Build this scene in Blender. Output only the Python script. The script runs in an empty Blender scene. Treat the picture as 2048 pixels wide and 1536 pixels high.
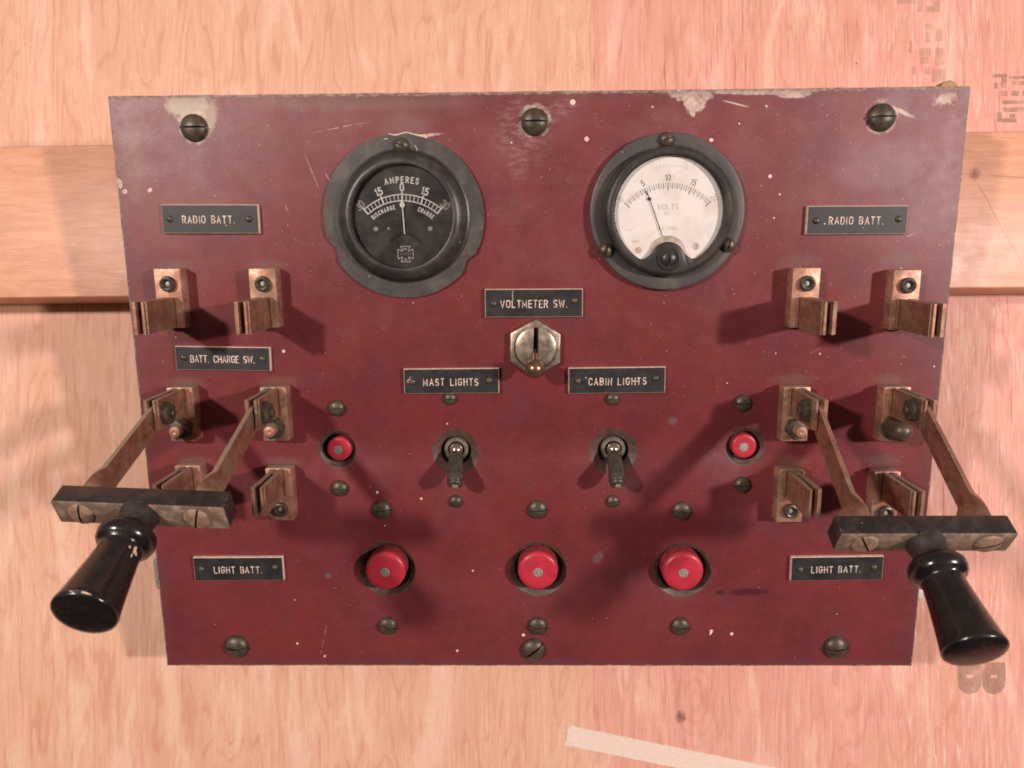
import bpy, bmesh, math, random
from mathutils import Vector, Matrix, Euler
random.seed(7)
S = bpy.context.scene
C = S.collection
PI = math.pi
R = math.radians
MM = 0.001

# ------------------------------------------------------------------ camera, light, exposure
cam = bpy.data.cameras.new('camera')
cam.sensor_width = 36.0
cam.lens = 26.016
cam.clip_start = 0.02
cam.clip_end = 50
cam.dof.use_dof = True
cam.dof.focus_distance = 0.425
cam.dof.aperture_fstop = 14
cam_ob = bpy.data.objects.new('camera', cam)
C.objects.link(cam_ob)
cam_ob.location = (0, -0.5, 0)
cam_ob.rotation_euler = (R(90), 0, 0)
S.camera = cam_ob
S.render.resolution_x, S.render.resolution_y = 1024, 768

W = bpy.data.worlds.new('World')
S.world = W
W.use_nodes = True

LAMPS = [('lamp_right', (1.089, -1.151, 0.086), 80.0, (1.0, 0.835, 0.80), 0.048),
         ('lamp_left', (-0.853, -1.275, 0.254), 66.0, (1.0, 0.85, 0.79), 0.048)]
for nm, loc, pw, col, rad in LAMPS:
    l = bpy.data.lights.new(nm, 'POINT')
    l.energy = pw
    l.color = col
    l.shadow_soft_size = rad
    lo = bpy.data.objects.new(nm, l)
    C.objects.link(lo)
    lo.location = loc
S.view_settings.view_transform = 'Standard'
S.view_settings.look = 'None'
S.view_settings.gamma = 1
S.view_settings.exposure = 0.0
S.view_settings.use_curve_mapping = False
S.cycles.filter_width = 1.8

# ------------------------------------------------------------------ small shader language
class V:
    def __init__(s, t, sock): s.t = t; s.s = sock
    def _m(s, op, *o, clamp=False):
        n = s.t.nodes.new('ShaderNodeMath'); n.operation = op; n.use_clamp = clamp
        for i, a in enumerate((s,) + o):
            if isinstance(a, V): s.t.links.new(a.s, n.inputs[i])
            else: n.inputs[i].default_value = a
        return V(s.t, n.outputs[0])
    def __add__(s, o): return s._m('ADD', o)
    __radd__ = __add__
    def __sub__(s, o): return s._m('SUBTRACT', o)
    def __rsub__(s, o): return (s * -1) + o
    def __mul__(s, o): return s._m('MULTIPLY', o)
    __rmul__ = __mul__
    def __truediv__(s, o): return s._m('DIVIDE', o)
    def abs(s): return s._m('ABSOLUTE')
    def sin(s): return s._m('SINE')
    def sqrt(s): return s._m('SQRT')
    def pow(s, o): return s._m('POWER', o)
    def max(s, o): return s._m('MAXIMUM', o)
    def min(s, o): return s._m('MINIMUM', o)
    def gt(s, o): return s._m('GREATER_THAN', o)
    def clamp(s): return s._m('ADD', 0.0, clamp=True)
    def ramp(s, a, b):
        n = s.t.nodes.new('ShaderNodeMapRange'); n.interpolation_type = 'SMOOTHSTEP'
        s.t.links.new(s.s, n.inputs['Value'])
        n.inputs['From Min'].default_value = min(a, b); n.inputs['From Max'].default_value = max(a, b)
        n.inputs['To Min'].default_value = 0 if a < b else 1; n.inputs['To Max'].default_value = 1 if a < b else 0
        return V(s.t, n.outputs['Result'])

class Mat:
    def __init__(s, name):
        s.m = bpy.data.materials.new(name); s.m.use_nodes = True
        s.t = s.m.node_tree
        s.b = s.t.nodes['Principled BSDF']
        n = s.t.nodes.new('ShaderNodeTexCoord'); s.tc = n
        sp = s.t.nodes.new('ShaderNodeSeparateXYZ'); s.t.links.new(n.outputs['Object'], sp.inputs[0])
        s.x, s.y, s.z = [V(s.t, sp.outputs[i]) * 1000.0 for i in range(3)]      # millimetres
        s.bump_n = None
    def vec(s, x, y, z):
        n = s.t.nodes.new('ShaderNodeCombineXYZ')
        for i, a in enumerate((x, y, z)):
            if isinstance(a, V): s.t.links.new(a.s, n.inputs[i])
            else: n.inputs[i].default_value = a
        return n.outputs[0]
    def noise(s, x, y, z, detail=3, rough=0.5, scale=1.0, dist=0.0):
        n = s.t.nodes.new('ShaderNodeTexNoise'); s.t.links.new(s.vec(x, y, z), n.inputs['Vector'])
        n.inputs['Scale'].default_value = scale; n.inputs['Detail'].default_value = detail
        n.inputs['Roughness'].default_value = rough; n.inputs['Distortion'].default_value = dist
        return V(s.t, n.outputs[0])
    def n3(s, size, detail=3, rough=0.5, off=0.0):
        k = 1.0 / size
        return s.noise(s.x * k + off, s.y * k + off * .7, s.z * k, detail, rough)
    def voro(s, x, y, z, feature='F1'):
        n = s.t.nodes.new('ShaderNodeTexVoronoi'); n.feature = feature
        s.t.links.new(s.vec(x, y, z), n.inputs['Vector']); n.inputs['Scale'].default_value = 1
        sp = s.t.nodes.new('ShaderNodeSeparateColor'); s.t.links.new(n.outputs['Color'], sp.inputs[0])
        return V(s.t, n.outputs['Distance']), V(s.t, sp.outputs[0]), V(s.t, sp.outputs[1])
    def mix(s, f, a, b, mode='MIX'):
        n = s.t.nodes.new('ShaderNodeMix'); n.data_type = 'RGBA'; n.blend_type = mode
        n.clamp_factor = True
        for k, v in ((0, f), (6, a), (7, b)):
            if isinstance(v, V): s.t.links.new(v.s, n.inputs[k])
            elif isinstance(v, (tuple, list)): n.inputs[k].default_value = (*v[:3], 1)
            elif isinstance(v, (int, float)): n.inputs[k].default_value = v
            else: s.t.links.new(v, n.inputs[k])
        return n.outputs[2]
    def set(s, **kw):
        names = dict(color='Base Color', rough='Roughness', metal='Metallic', spec='Specular IOR Level', coat='Coat Weight', coat_rough='Coat Roughness', alpha='Alpha')
        for k, v in kw.items():
            i = s.b.inputs[names[k]]
            if isinstance(v, V): s.t.links.new(v.s, i)
            elif isinstance(v, tuple): i.default_value = (*v, 1)
            elif isinstance(v, (int, float)): i.default_value = v
            else: s.t.links.new(v, i)
        return s
    def bump(s, h, dist_mm=0.1, strength=1.0):
        n = s.t.nodes.new('ShaderNodeBump'); n.inputs['Distance'].default_value = dist_mm * MM
        n.inputs['Strength'].default_value = strength
        s.t.links.new(h.s, n.inputs['Height'])
        if s.bump_n: s.t.links.new(s.bump_n, n.inputs['Normal'])
        s.bump_n = n.outputs[0]
        s.t.links.new(n.outputs[0], s.b.inputs['Normal'])
        return s
    def edge(s, r_mm, lo=.03, hi=.16):
        bv = s.t.nodes.new('ShaderNodeBevel'); bv.samples = 4; bv.inputs['Radius'].default_value = r_mm * MM
        g = s.t.nodes.new('ShaderNodeNewGeometry'); d = s.t.nodes.new('ShaderNodeVectorMath'); d.operation = 'DOT_PRODUCT'
        s.t.links.new(bv.outputs[0], d.inputs[0]); s.t.links.new(g.outputs['Normal'], d.inputs[1])
        return (V(s.t, d.outputs['Value']) * -1 + 1).ramp(lo, hi)
    def rnd(s):
        n = s.t.nodes.new('ShaderNodeObjectInfo'); return V(s.t, n.outputs['Random'])
    def up_facing(s):
        n = s.t.nodes.new('ShaderNodeNewGeometry'); sp = s.t.nodes.new('ShaderNodeSeparateXYZ')
        s.t.links.new(n.outputs['Normal'], sp.inputs[0]); return V(s.t, sp.outputs[2])
    def blob(s, cx, cy, rx, ry, rot=0.0, wob=None, soft=0.25):
        c, q = math.cos(R(rot)), math.sin(R(rot))
        dx, dy = s.x - cx, s.y - cy
        u = (dx * c + dy * q) / rx; v = (dy * c - dx * q) / ry
        d = (u * u + v * v).sqrt()
        if wob is not None: d = d + wob
        return d.ramp(1.0 + soft, 1.0 - soft)

# world: dim warm room, brighter behind and above the camera than on the floor
wt = W.node_tree
bg = wt.nodes['Background']
tc = wt.nodes.new('ShaderNodeTexCoord'); sp = wt.nodes.new('ShaderNodeSeparateXYZ')
wt.links.new(tc.outputs['Generated'], sp.inputs[0])
wz = V(wt, sp.outputs[2]); wy = V(wt, sp.outputs[1])
cr = wt.nodes.new('ShaderNodeValToRGB')
e = cr.color_ramp.elements
e[0].position = 0.22; e[0].color = (0.06, 0.042, 0.036, 1)
e[1].position = 0.95; e[1].color = (0.40, 0.34, 0.29, 1)
k = e.new(0.44); k.color = (0.17, 0.135, 0.115, 1)
k = e.new(0.56); k.color = (0.62, 0.54, 0.47, 1)
wt.links.new((wz * 0.5 + 0.5).s, cr.inputs[0])
wt.links.new(cr.outputs[0], bg.inputs[0])
bg.inputs[1].default_value = 0.52

# ------------------------------------------------------------------ mesh helpers (all millimetres)
def new_obj(name, bm, mats, parent=None, sharp=30, M=None, label=None, smooth=True):
    me = bpy.data.meshes.new(name)
    bmesh.ops.recalc_face_normals(bm, faces=bm.faces)
    bm.transform(Matrix.Scale(MM, 4))
    for f in bm.faces: f.smooth = smooth
    bm.to_mesh(me); bm.free()
    if not isinstance(mats, (list, tuple)): mats = [mats]
    for m in mats: me.materials.append(m.m if isinstance(m, Mat) else m)
    if smooth: me.set_sharp_from_angle(angle=R(sharp))
    o = bpy.data.objects.new(name, me); C.objects.link(o)
    if parent: o.parent = parent
    if M is not None: o.matrix_basis = M
    if label: o['label'] = label
    return o

def T(x, y, z=0, rz=0):
    return Matrix.Translation((x * MM, y * MM, z * MM)) @ Matrix.Rotation(R(rz), 4, 'Z')

def box(bm, x0, x1, y0, y1, z0, z1, bev=0.0, mat=0, seg=2, fn=None):
    t = bmesh.new()
    vs = [t.verts.new((x, y, z)) for x in (x0, x1) for y in (y0, y1) for z in (z0, z1)]
    for f in ((0, 1, 3, 2), (4, 6, 7, 5), (0, 4, 5, 1), (2, 3, 7, 6), (0, 2, 6, 4), (1, 5, 7, 3)):
        t.faces.new([vs[i] for i in f])
    if bev: bmesh.ops.bevel(t, geom=t.edges[:], offset=bev, segments=seg, profile=.5, affect='EDGES')
    join(bm, t, mat, fn)

def join(bm, t, mat=0, fn=None):
    mp = {}
    for v in t.verts:
        mp[v] = bm.verts.new(fn(v.co) if fn else v.co)
    for f in t.faces:
        try:
            n = bm.faces.new([mp[v] for v in f.verts]); n.material_index = mat if mat is not None else f.material_index
        except ValueError: pass
    t.free()

def lathe(bm, prof, n=48, cx=0, cy=0, mat=0, fn=None, cap0=False, cap1=False):
    t = bmesh.new(); rings = []
    for r, z in prof:
        if r <= 1e-6: rings.append([t.verts.new((0, 0, z))] * n)
        else: rings.append([t.verts.new((r * math.cos(2 * PI * i / n), r * math.sin(2 * PI * i / n), z)) for i in range(n)])
    for a, b in zip(rings, rings[1:]):
        for i in range(n):
            q = [a[i], a[(i + 1) % n], b[(i + 1) % n], b[i]]
            u = []
            for v in q:
                if v not in u: u.append(v)
            if len(u) > 2: t.faces.new(u)
    if cap0: t.faces.new(rings[0])
    if cap1: t.faces.new(rings[-1])
    if cx or cy: bmesh.ops.translate(t, vec=(cx, cy, 0), verts=t.verts)
    join(bm, t, mat, fn)

def prism(bm, pts, z0, z1, mat=0, bev=0.0, fn=None, side_mat=None):
    t = bmesh.new()
    a = [t.verts.new((x, y, z0)) for x, y in pts]; b = [t.verts.new((x, y, z1)) for x, y in pts]
    t.faces.new(a[::-1]); top = t.faces.new(b)
    n = len(pts)
    for i in range(n):
        f = t.faces.new((a[i], a[(i + 1) % n], b[(i + 1) % n], b[i]))
        f.material_index = mat if side_mat is None else side_mat
    top.material_index = mat
    if bev: bmesh.ops.bevel(t, geom=list(top.edges), offset=bev, segments=2, profile=.5, affect='EDGES')
    join(bm, t, None, fn)

def sphere(bm, r, c, mat=0, n=24, fn=None, sx=1, sz=1):
    t = bmesh.new(); bmesh.ops.create_uvsphere(t, u_segments=n, v_segments=n // 2, radius=r)
    for v in t.verts: v.co = Vector((v.co.x * sx + c[0], v.co.y * sx + c[1], v.co.z * sz + c[2]))
    join(bm, t, mat, fn)

ZLIFT = [0]
def ribbon(bm, pts, w, z, mat=0, closed=False, caps=True, fn=None):
    """flat inked or engraved stroke with round ends; every stroke sits a hair above the one before"""
    ZLIFT[0] = (ZLIFT[0] + 1) % 12
    z = z + ZLIFT[0] * 0.004
    P = [Vector((p[0], p[1])) for p in pts]
    n = len(P); h = w / 2; Lf = []; Rt = []
    for i in range(n):
        if closed: d0 = (P[i] - P[i - 1]); d1 = (P[(i + 1) % n] - P[i])
        else:
            d0 = P[i] - P[max(i - 1, 0)]; d1 = P[min(i + 1, n - 1)] - P[i]
            if d0.length < 1e-9: d0 = d1
            if d1.length < 1e-9: d1 = d0
        d0 = d0.normalized(); d1 = d1.normalized()
        b = d0 + d1
        b = d0 if b.length < 1e-6 else b.normalized()
        nn = Vector((-b.y, b.x)); k = 1 / max(0.5, abs(b.dot(d0)))
        Lf.append(P[i] + nn * h * k); Rt.append(P[i] - nn * h * k)
    g = fn or (lambda c: c)
    l = [bm.verts.new(g(Vector((p.x, p.y, z)))) for p in Lf]; r = [bm.verts.new(g(Vector((p.x, p.y, z)))) for p in Rt]
    for i in range(n if closed else n - 1):
        j = (i + 1) % n
        f = bm.faces.new((l[i], r[i], r[j], l[j])); f.material_index = mat
    if caps and not closed:
        for e_, s_, a_, b_ in ((0, -1, l, r), (n - 1, 1, r, l)):
            d = (P[1] - P[0]) if e_ == 0 else (P[-1] - P[-2]); d = d.normalized() * s_
            side = Vector((-d.y, d.x)); fan = []
            for k in range(1, 5):
                an = PI / 2 - PI * k / 5
                fan.append(bm.verts.new(g(Vector((*(P[e_] + d * h * math.cos(an) + side * h * math.sin(an)), z)))))
            st = b_[e_] if (Vector(b_[e_].co[:2]) - Vector(fan[0].co[:2])).length < (Vector(a_[e_].co[:2]) - Vector(fan[0].co[:2])).length else a_[e_]
            en = a_[e_] if st is b_[e_] else b_[e_]
            f = bm.faces.new([st] + fan + [en]); f.material_index = mat

def disc(bm, cx, cy, r, z, mat=0, n=24, fn=None, sx=1.0):
    g = fn or (lambda c: c)
    f = bm.faces.new([bm.verts.new(g(Vector((cx + sx * r * math.cos(2 * PI * i / n), cy + r * math.sin(2 * PI * i / n), z)))) for i in range(n)])
    f.material_index = mat

# engraver's single-stroke alphabet, unit height
def _arc(cx, cy, rx, ry, a0, a1, n=9):
    return [(cx + rx * math.cos(R(a0 + (a1 - a0) * i / n)), cy + ry * math.sin(R(a0 + (a1 - a0) * i / n))) for i in range(n + 1)]
FONT = {
 'A': (.62, [[(0, 0), (.31, 1), (.62, 0)], [(.11, .34), (.51, .34)]]),
 'B': (.56, [[(0, 0), (0, 1), (.3, 1)] + _arc(.3, .76, .23, .24, 90, -90) + [(0, .52)], [(.3, .52)] + _arc(.3, .26, .26, .26, 90, -90) + [(0, 0)]]),
 'C': (.58, [_arc(.3, .7, .28, .3, 20, 180) + _arc(.3, .3, .28, .3, 180, 340)]),
 'D': (.58, [[(0, 0), (0, 1), (.24, 1)] + _arc(.24, .66, .34, .34, 90, 0) + _arc(.24, .34, .34, .34, 0, -90) + [(0, 0)]]),
 'E': (.5, [[(.5, 1), (0, 1), (0, 0), (.5, 0)], [(0, .52), (.4, .52)]]),
 'G': (.6, [_arc(.3, .7, .29, .3, 20, 180) + _arc(.3, .3, .29, .3, 180, 350) + [(.59, .45), (.36, .45)]]),
 'H': (.58, [[(0, 0), (0, 1)], [(.58, 0), (.58, 1)], [(0, .52), (.58, .52)]]),
 'I': (.0, [[(0, 0), (0, 1)]]),
 'L': (.48, [[(0, 1), (0, 0), (.48, 0)]]),
 'M': (.7, [[(0, 0), (0, 1), (.35, .25), (.7, 1), (.7, 0)]]),
 'N': (.58, [[(0, 0), (0, 1), (.58, 0), (.58, 1)]]),
 'O': (.6, [_arc(.3, .7, .3, .3, 0, 180) + _arc(.3, .3, .3, .3, 180, 360) + [(.6, .7)]]),
 'P': (.54, [[(0, 0), (0, 1), (.28, 1)] + _arc(.28, .74, .26, .26, 90, -90) + [(0, .48)]]),
 'R': (.56, [[(0, 0), (0, 1), (.28, 1)] + _arc(.28, .75, .26, .25, 90, -90) + [(0, .5)], [(.26, .5), (.56, 0)]]),
 'S': (.54, [_arc(.27, .75, .25, .25, 25, 270) + _arc(.27, .25, .27, .25, 90, -155)]),
 'T': (.56, [[(0, 1), (.56, 1)], [(.28, 1), (.28, 0)]]),
 'U': (.58, [[(0, 1), (0, .3)] + _arc(.29, .3, .29, .3, 180, 360) + [(.58, 1)]]),
 'V': (.62, [[(0, 1), (.31, 0), (.62, 1)]]),
 'W': (.86, [[(0, 1), (.2, 0), (.43, .9), (.66, 0), (.86, 1)]]),
 'Y': (.58, [[(0, 1), (.29, .5), (.58, 1)], [(.29, .5), (.29, 0)]]),
 '.': (.04, [[(0, .0), (.04, .0)]]),
 ' ': (.3, []),
 '0': (.5, [_arc(.25, .7, .25, .3, 0, 180) + _arc(.25, .3, .25, .3, 180, 360) + [(.5, .7)]]),
 '1': (.24, [[(0, .8), (.14, 1), (.14, 0)]]),
 '2': (.5, [_arc(.25, .74, .25, .26, 170, -30) + [(0, 0), (.5, 0)]]),
 '3': (.5, [_arc(.25, .76, .23, .24, 160, -80) + _arc(.25, .26, .25, .26, 80, -160)]),
 '5': (.5, [[(.46, 1), (.07, 1), (.03, .55)] + _arc(.25, .32, .25, .32, 130, -150)]),
}
def text(bm, s, h, z, w, mat=0, cx=0, cy=0, track=.42, aspect=.82, arc=None, rot=0, fn=None, jit=0.0, total=None):
    """centred text; arc=(ox,oy,r): letters set round a circle centre, centred at angle rot (deg from up, clockwise)"""
    adv = []; x = 0
    for ch in s:
        wd = FONT[ch][0] * aspect; adv.append(x); x += wd + track
    full = x - track
    k = h
    sp = (total / (full * h)) if total else 1.0
    for ch, a in zip(s, adv):
        wd = FONT[ch][0] * aspect
        mid = (a + wd / 2 - full / 2) * h * sp
        jx, jy, jr = random.uniform(-jit, jit), random.uniform(-jit, jit), random.uniform(-jit, jit) * .06
        for st in FONT[ch][1]:
            pts = []
            for px, py in st:
                lx = (px * aspect - wd / 2) * h; ly = (py - .5) * h
                if arc:
                    ox, oy, r = arc; th = R(rot) + mid / r
                    pts.append((ox + (r + ly) * math.sin(th) + lx * math.cos(th), oy + (r + ly) * math.cos(th) - lx * math.sin(th)))
                else:
                    X, Y = mid + lx + jx - ly * jr, ly + jy + lx * jr
                    c, q = math.cos(R(rot)), math.sin(R(rot))
                    pts.append((cx + X * c - Y * q, cy + X * q + Y * c))
            ribbon(bm, pts, w, z, mat, fn=fn)

# ------------------------------------------------------------------ materials
def simple(name, color, rough=.5, metal=0, var=.25, size=3.0, bump=0.0, spec=.5, **kw):
    m = Mat(name); n = m.n3(size, 4, .6)
    d = tuple(c * (1 - var) for c in color); l = tuple(min(1, c * (1 + var)) for c in color)
    m.set(color=m.mix(n.ramp(.3, .7), d, l), rough=n * .25 + (rough - .125), metal=metal, spec=spec, **kw)
    if bump: m.bump(m.n3(size * .25, 3), bump)
    return m

def plywood():
    m = Mat('plywood')
    x, z = m.x, m.z
    # two veneer sheets: pale smooth one on the left, redder checked one on the right
    wander = m.noise(x * 0, z * .012, z * 0, 2) * 6
    right = (x - 55 + wander * 0).ramp(-.4, .4)
    side = (x - 55).gt(0)
    # cathedral figure = contour lines of a stretched noise field
    f1 = m.noise(x * .022 + side * 13, m.y * 0, z * .0045, 3, .45)
    f2 = m.noise(x * .11, m.y * 0, z * .012 + 4, 3, .6)
    rings = ((f1 * 95 + f2 * 7).sin() * .5 + .5)
    fib = m.noise(x * 1.7, m.y * 0, z * .045, 4, .65)
    fine = m.noise(x * .55 + 7, m.y * 0, z * .02, 4, .6)
    patch = m.noise(x * .012, m.y * 0, z * .009 + 3, 3, .5)
    la, lb = (.79, .50, .35), (.67, .36, .235)
    ra, rb = (.80, .435, .345), (.66, .265, .205)
    g = (rings.ramp(.15, 1.0) * .26 * f2.ramp(.3, .6) + fib.ramp(.35, .7) * .36 + fine.ramp(.36, .66) * .55 - .06).clamp()
    left_c = m.mix(g, la, lb); right_c = m.mix(g, ra, rb)
    c = m.mix(side, left_c, right_c)
    c = m.mix(patch.ramp(.42, .68) * .4, c, (.64, .36, .235))
    fleck = m.noise(x * .42 + 5, m.y * 0, z * .04, 5, .7); band = m.noise(x * .055 + 8, m.y * 0, z * .011, 4, .6, 1.0, .6)
    c = m.mix(fleck.ramp(.52, .68) * .42, c, (.58, .295, .185))
    c = m.mix(band.ramp(.50, .66) * .42, c, m.mix(side, (.66, .345, .22), (.67, .295, .21)))
    c = m.mix(band.ramp(.48, .34) * .48, c, (.88, .63, .49))
    # low left sheet is browner, with the light's falloff painted in
    low = m.blob(-280, -170, 240, 120, 0, m.n3(120) * .5, .5)
    c = m.mix(low * .6, c, (.56, .345, .22))
    pore = m.noise(x * 2.6 + 17, m.y * 0, z * .16, 3, .6); lat = (f1 * 110 + f2 * 5 + fib * 1.0).sin()
    c = m.mix(lat.ramp(.55, 1.0) * f2.ramp(.34, .55) * band.ramp(.36, .55) * .52, c, (.58, .24, .16))
    c = m.mix(pore.ramp(.56, .66) * .24, c, (.50, .235, .155))
    c = m.mix(pore.ramp(.44, .34) * .25, c, (.88, .62, .47))
    c = m.mix(m.noise(x * .35 + 2, m.y * 0, z * .28, 4, .7).ramp(.45, .7) * .22, c, (.60, .30, .22))
    seam = m.blob(84, 235, 34, 130, 0, fleck * .8 - .4, .6) * side
    c = m.mix(seam * .55, c, (.74, .30, .22))
    c = m.mix((x - 55).abs().ramp(.55, .1) * fib.ramp(.42, .6) * .5, c, (.40, .16, .10))
    # drying checks: hair lines down the right-hand sheet
    ck = m.noise(x * .85 + m.noise(x * .03, m.y * 0, z * .03, 2) * 3, m.y * 0, z * .016 + 9, 2, .5)
    ck2 = m.noise(x * .05 + 2, m.y * 0, z * .012, 2)
    chk = (ck.ramp(.655, .685) * ck2.ramp(.40, .58)).max(m.noise(x * 1.5 + 31, m.y * 0, z * .018 + 2, 2, .5).ramp(.665, .69) * .7) * side * (z.ramp(-190, -80) * .65 + .35)
    c = m.mix(chk * .75, c, (.36, .10, .065))
    silver = m.noise(x * .7 + 3, m.y * 0, z * .05, 3, .6).ramp(.56, .68) * m.blob(290, 20, 60, 130, 0, m.n3(60) * .6, .5)
    c = m.mix(silver * .75, c, (.88, .68, .58))
    # knot below the board
    kd = ((x - 114.0) * (x - 114.0) / 9.0 + (z + 225.0) * (z + 225.0) / 14.0 + m.n3(3, 4, .7) * 5).sqrt()
    c = m.mix(kd.ramp(2.2, 1.45) * .9, c, (.12, .03, .03))
    halo = ((x - 124.0) * (x - 124.0) / 500.0 + (z + 215.0) * (z + 215.0) / 1500.0).sqrt()
    sw = (halo * 30 + f2 * 6).sin() * .5 + .5
    c = m.mix(halo.ramp(1.3, .5) * sw.ramp(.4, 1) * fib.ramp(.4, .6) * .35, c, (.44, .20, .13))
    lines = m.blob(132.5, -232, .5, 12, 3, m.n3(4) * .6 - .2, .4).max(m.blob(112.3, -243, .4, 13, 0, m.n3(4) * .6 - .2, .4)).max(m.blob(120, -237, .35, 9, 22, m.n3(4) * .6 - .2, .4)).max(m.blob(163, -212, .35, 9, -2, m.n3(4) * .6 - .2, .4)).max(m.blob(213, -205, .35, 10, 2, m.n3(4) * .6 - .2, .4)).max(m.blob(182, -214, .3, 14, 0, m.n3(4) * .6 - .2, .4))
    c = m.mix(lines * .7, c, (.27, .09, .06))
    st = m.blob(50.5, -201, 1.8, 5.2, 8, m.n3(5) * .5, .3)
    c = m.mix(st * .6, c, (.30, .22, .15))
    dots, dr, dg = m.voro(x * .03, m.y * 0, z * .03)
    c = m.mix((dots * 33 - dr * .8).ramp(.35, .05) * dg.gt(.5) * .7, c, (.14, .07, .045))
    k = m.blob(-346, 216, 9, 8, 0, m.n3(9) * .6, .5)
    c = m.mix(k * .5, c, (.33, .14, .08))
    fg = m.noise(x * 4.0, m.y * 0, z * .35, 3, .7)
    c = m.mix(fg.ramp(.3, .7) * .22, c, (.45, .25, .16))
    m.set(color=c, rough=.56, spec=.35)
    m.bump(fib * .7 + chk * -1.5 + fine * .6, .14)
    return m

def batten_wood():
    m = Mat('batten_wood')
    x, z = m.x, m.z
    f1 = m.noise(x * .006, m.y * .05, z * .045 + 3, 3, .5)
    f2 = m.noise(x * .05, m.y * .1, z * .5, 3, .6)
    rings = (f1 * 60 + f2 * 3).sin() * .5 + .5
    fib = m.noise(x * .05, m.y * .4, z * 1.6, 4, .65)
    c = m.mix((rings.ramp(.2, 1) * .35 + fib.ramp(.35, .7) * .4).clamp(), (.72, .365, .225), (.56, .245, .135))
    blot = m.noise(x * .03, m.y * .03, z * .06, 4, .6)
    c = m.mix(blot.ramp(.5, .72) * .45, c, (.44, .225, .13))
    scr = m.noise(x * .10, m.y * .1, z * .75 + 5, 5, .75)
    L = m.blob(-262, 128, 62, 24, 8, m.n3(30) * .7, .6); Rr = m.blob(318, 118, 48, 34, 0, m.n3(30) * .7, .5)
    c = m.mix(scr.ramp(.47, .58) * (L * .8 + Rr * .85).clamp(), c, (.93, .78, .66))  # lamp glare painted as whitish streaks over the scuffed ends
    hair = m.noise(x * .14 + 3, m.y * .3, z * 2.4, 4, .7)
    c = m.mix(hair.ramp(.54, .66) * .45, c, (.43, .195, .11))
    c = m.mix(hair.ramp(.44, .34) * .30, c, (.86, .56, .40))
    c = m.mix(m.noise(x * .5, m.y * .5, z * .8 + 7, 4, .75).ramp(.58, .70) * .35, c, (.42, .24, .16))
    # knot with two long cracks on the right-hand end
    kd = ((x - 289) * (x - 289) / 7 + (z - 131) * (z - 131) / 9 + m.n3(3) * 3).sqrt()
    c = m.mix(kd.ramp(2.1, 1.0) * .85, c, (.17, .05, .04))
    cr1 = ((z - 127) + (x - 290) * 1.85 + m.noise(x * .1, m.y * 0, z * .1, 2) * 5 - 2.5).abs().ramp(.8, .2) * (x - 290).ramp(0, 2)
    cr2 = ((z - 130) + (x - 300) * .06).abs().ramp(.6, .15) * (x - 297).ramp(0, 6)
    c = m.mix((cr1 + cr2 * .8).clamp() * .65, c, (.20, .08, .06))
    sp, a, b = m.voro(x * .05, m.y * .05, z * .05)
    c = m.mix((sp * 20 - a * 1.2).ramp(.6, .1) * b.gt(.5) * .7, c, (.12, .06, .04))
    mk = m.blob(-277, 63.5, 1.6, 1.0, 20, m.n3(1.5) * .8, .3).max(m.blob(-279, 58.5, 1.2, .7, 0, m.n3(1.5) * .8, .3)).max(m.blob(-284, 57.5, 2.6, .9, 25, m.n3(2) * .8, .4) * .5)
    c = m.mix(mk * .75, c, (.11, .07, .05))
    m.set(color=c, rough=(m.n3(12) * .25 + .30), spec=.5)
    m.bump(fib * .8 + scr * .5, .10)
    return m

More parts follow.
